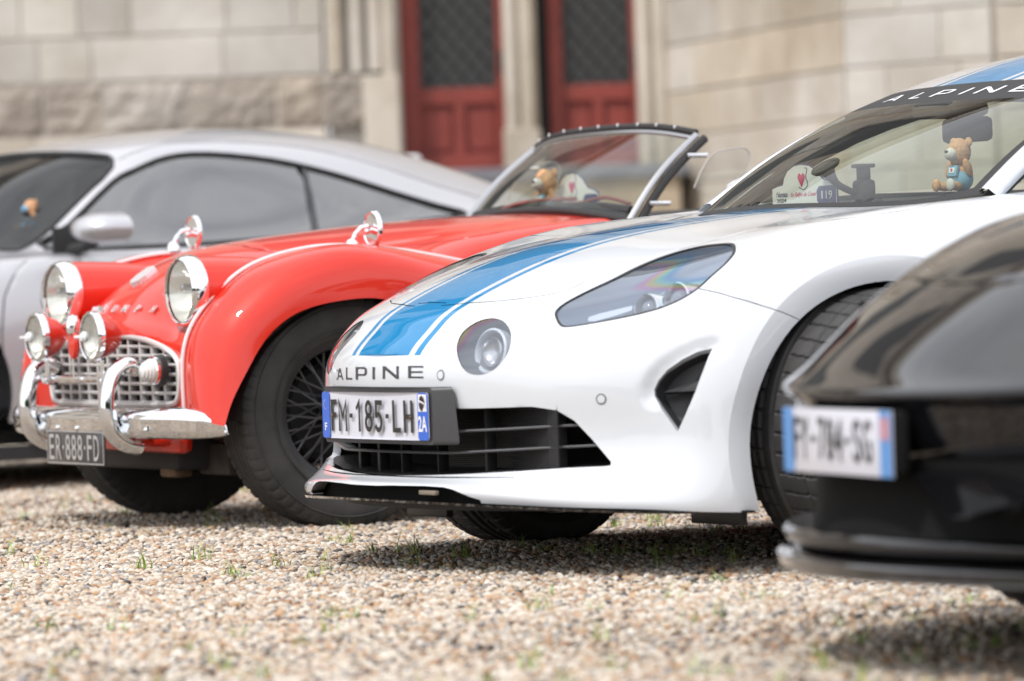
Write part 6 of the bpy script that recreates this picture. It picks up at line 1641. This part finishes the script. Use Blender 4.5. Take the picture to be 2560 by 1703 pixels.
# =================================================================== THINGS INSIDE THE CARS
def teddy(name, Mw, h, label, grp, yaw=0, pale=None):
    "seated plush bear facing local +x, height h, origin at its seat"
    T_ = Mw @ Matrix.Rotation(yaw, 4, 'Z')
    e = empty(name, T_, label=label, cat='plush toy', group=grp); k = h / .125
    def ell(c, r, nm, mat, n=18, par=e, rot=None):
        bm = bmesh.new(); bmesh.ops.create_uvsphere(bm, u_segments=n, v_segments=n * 2 // 3, radius=1); R = rot if rot is not None else Matrix.Identity(3)
        vs = [np.array(R @ Vector((v.co.x * r[0], v.co.y * r[1], v.co.z * r[2]))) * k + np.array(c) * k for v in bm.verts]; bm.verts.index_update(); fs = [tuple(v.index for v in f_.verts) for f_ in bm.faces]; bm.free()
        return meshobj(nm, vs, fs, mat, True, parent=par)
    Ry = lambda a: Matrix.Rotation(math.radians(a), 3, 'Y')
    ell((-.004, 0, .030), (.026, .028, .034), 'torso', M['fur'])
    ell((-.003, 0, .027), (.0275, .0295, .031), 'dungarees', M['denim'])
    MB().box(tuple(np.array((.022, 0, .045)) * k), (.010 * k, .030 * k, .026 * k), np.array(Ry(-12)), bev=.002).build('bib', M['denim'], parent=e)
    MB().box(tuple(np.array((.0265, 0, .047)) * k), (.003 * k, .018 * k, .013 * k), np.array(Ry(-12)), bev=.0004).build('bib_patch', M['card'], parent=e)
    MB().box(tuple(np.array((.0285, 0, .048)) * k), (.001 * k, .005 * k, .007 * k)).build('bib_print', M['pink'], parent=e)
    hd = ell((.002, 0, .090), (.028, .029, .033), 'head', M['fur'], 22)
    ell((.028, 0, .085), (.017, .016, .015), 'muzzle', pale or M['furpale'], 16, hd)
    ell((.043, 0, .091), (.004, .006, .004), 'nose', M['ink'], 10, hd)
    for s in (1, -1):
        ell((.022, s * .014, .098), (.003, .003, .004), 'eye', M['ink'], 8, hd)
        ell((-.006, s * .025, .112), (.006, .011, .012), 'ear', M['fur'], 12, hd)
        ell((.004, s * .030, .052), (.010, .010, .024), 'arm', M['fur'], 12, rot=Ry(25 if s > 0 else -20))
        ell((.034, s * .018, .010), (.026, .011, .011), 'leg', M['fur'], 12, rot=Matrix.Rotation(s * .25, 3, 'Z'))
        ell((.056, s * .024, .013), (.007, .013, .015), 'foot', (pale or M['furpale']) if s > 0 else M['fur'], 12)
    return e
def plaque(name, Mw, wd, ht, label, grp, num=True):
    "rally card: flat board with an arched top facing local +x; y runs to the right as seen from the front"
    e = empty(name, Mw, label=label, cat='sign', group=grp)
    o = [(0, 0), (0, .44), (.10, .50), (.17, .52), (.19, .68), (.25, .86), (.35, .97), (.46, 1.0), (.58, .96), (.68, .84), (.75, .68), (.80, .60), (.90, .56), (1, .46), (1, 0)]
    P = [(a * wd, b * ht) for a, b in o]
    MB().prism([(a - .002, b * 1.01) for a, b in P[:1]] + [(a, b + .003) for a, b in P[1:-1]] + [(P[-1][0] + .002, 0)], (-.004, 0, 0), (0, 1, 0), (0, 0, 1), (1, 0, 0), .003).build('backing', M['navy'], smooth=False, parent=e)
    MB().prism(P, (0, 0, 0), (0, 1, 0), (0, 0, 1), (1, 0, 0), .0015).build('card', M['card'], smooth=False, parent=e)
    x = .0022
    def word(t_, a0, a1, b0, b1, mat, nm, sl=0):
        v, f_ = text_geo(t_, bold=.01); MB().add([(x, (a0 + a * (a1 - a0) + sl * b) * wd, (b0 + b * (b1 - b0)) * ht) for a, b in v], f_).build(nm, mat, smooth=False, parent=e)
    word('Nantes', .06, .235, .235, .37, M['navy'], 'place_name', .015); word('2024', .07, .22, .10, .20, M['navy'], 'year')
    word('Le Rallye du Coeur', .28, .68, .20, .34, M['pink'], 'event_name', .03)
    hrt = [(.5, 0), (.78, .38), (.95, .66), (.88, .92), (.68, 1), (.5, .82), (.32, 1), (.12, .92), (.05, .66), (.22, .38)]
    MB().prism([((.40 + .13 * a) * wd, (.46 + .34 * b) * ht) for a, b in hrt], (x - .0006, 0, 0), (0, 1, 0), (0, 0, 1), (1, 0, 0), .0006).build('heart_print', M['pink'], smooth=False, parent=e)
    cv = catmull([((.44 + .12 * a) * wd, (.42 + .5 * b) * ht, 0) for a, b in ((-.1, .08), (.5, -.04), (1.05, .2), (.8, .55), (1.0, .95), (.7, 1.0))], 5)
    MB().tube([(x, p[0], p[1]) for p in cv], .0011, 5).build('ribbon_print', M['navy'], parent=e)
    pc = [(.74, .02), (.70, .10), (.70, .36), (.74, .46), (.98, .46), (.995, .40), (.995, .02)]
    MB().prism([(a * wd, b * ht) for a, b in pc], (x - .0008, 0, 0), (0, 1, 0), (0, 0, 1), (1, 0, 0), .0006).build('number_field', M['navy'], smooth=False, parent=e)
    x = .0024
    if num: word('119', .775, .94, .14, .34, M['whiteink'], 'entry_number')
    return e
def props(W):
    G_ = 'plush bears riding behind windscreens'; G2 = 'rally entry cards behind windscreens'
    L = lambda fr, P, rz=0: fr.M @ Matrix.Translation(Vector(P)) @ Matrix.Rotation(rz, 4, 'Z')
    # white coupe
    p = FA.aty(2402, 476, .20); teddy('plush_bear', L(FA, p, .15), .130, 'tan bear in light blue dungarees sitting on the white coupe dashboard', G_)
    a = FA.atx(1933, 500, -.43); b = FA.atx(2093, 506, -.43); t_ = FA.atx(2010, 408, -.43)
    plaque('rally_plate', L(FA, (-.43, a[1], min(a[2], b[2]) - .004)), b[1] - a[1], t_[2] - min(a[2], b[2]), 'white arched rally card numbered 119 in the windscreen of the white coupe', G2)
    # suction mount
    uv = W.pick(FA, 2062, 414); P0 = W(*uv); N0 = -W.normal(*uv); N0 = N0 if N0[2] < 0 else -N0
    e = empty('phone_mount', L(FA, P0), label='black suction-cup phone holder stuck inside the windscreen beside the rally card', cat='phone holder')
    e1 = np.cross(N0, (0, 1, 0)); e1 /= np.linalg.norm(e1); e2 = np.cross(N0, e1)
    Q = FA.aty(2135, 482, P0[1] + .02) - P0; c0 = N0 * .004; pts = catmull([c0, c0 + N0 * .018, (c0 + Q) * .55 + np.array([.01, 0, -.008]), Q], 6)
    rs_ = np.interp(np.linspace(0, 1, len(pts)), [0, .12, .35, .6, 1], [.036, .030, .016, .009, .008])
    MB().tube(pts, list(rs_), 20).build('suction_horn', M['blackplastic'], parent=e)
    MB().lathe([(.030, .002), (.037, 0), (.039, .004), (.034, .010)], 32, (e1, e2, N0)).build('suction_cup', M['cabin'], parent=e)
    B_ = FA.aty(2160, 476, P0[1] + .03) - P0
    MB().box(tuple(B_), (.045, .05, .055), bev=.012).build('clamp_body', M['blackplastic'], parent=e)
    MB().box(tuple(B_ + [0, 0, .042]), (.025, .03, .034), bev=.004).build('clamp_neck', M['cabin'], parent=e)
    MB().box(tuple(B_ + [0, 0, .060]), (.05, .035, .010), bev=.003).build('clamp_jaw', M['blackplastic'], parent=e)
    # red roadster
    p = FB.aty(1368, 520, -.10); teddy('plush_bear', L(FB, (p[0], p[1], p[2] - .03), .2), .150, 'tan bear with pale muzzle behind the red roadster windscreen', G_)
    a = FB.atx(1378, 512, -1.08); b = FB.atx(1490, 500, -1.08); t_ = FB.atx(1440, 450, -1.08)
    plaque('rally_plate', L(FB, (-1.08, a[1], a[2] - .03)), (b[1] - a[1]) * 1.05, t_[2] - a[2] + .05, 'white arched rally card leaning beside the bear in the red roadster', G2, False)
    # silver coupe
    p = FS.aty(80, 575, .50); teddy('plush_bear', L(FS, (p[0], p[1], p[2]), .1), .11, 'small tan bear low in the corner of the silver coupe windscreen', G_, pale=M['denim'])
# =================================================================== ASSEMBLE
ground(); building(); woodland()
wcar, WS, WW = build_white()
build_red()
build_silver()
build_black()
props(WW)
gravel(); grass()
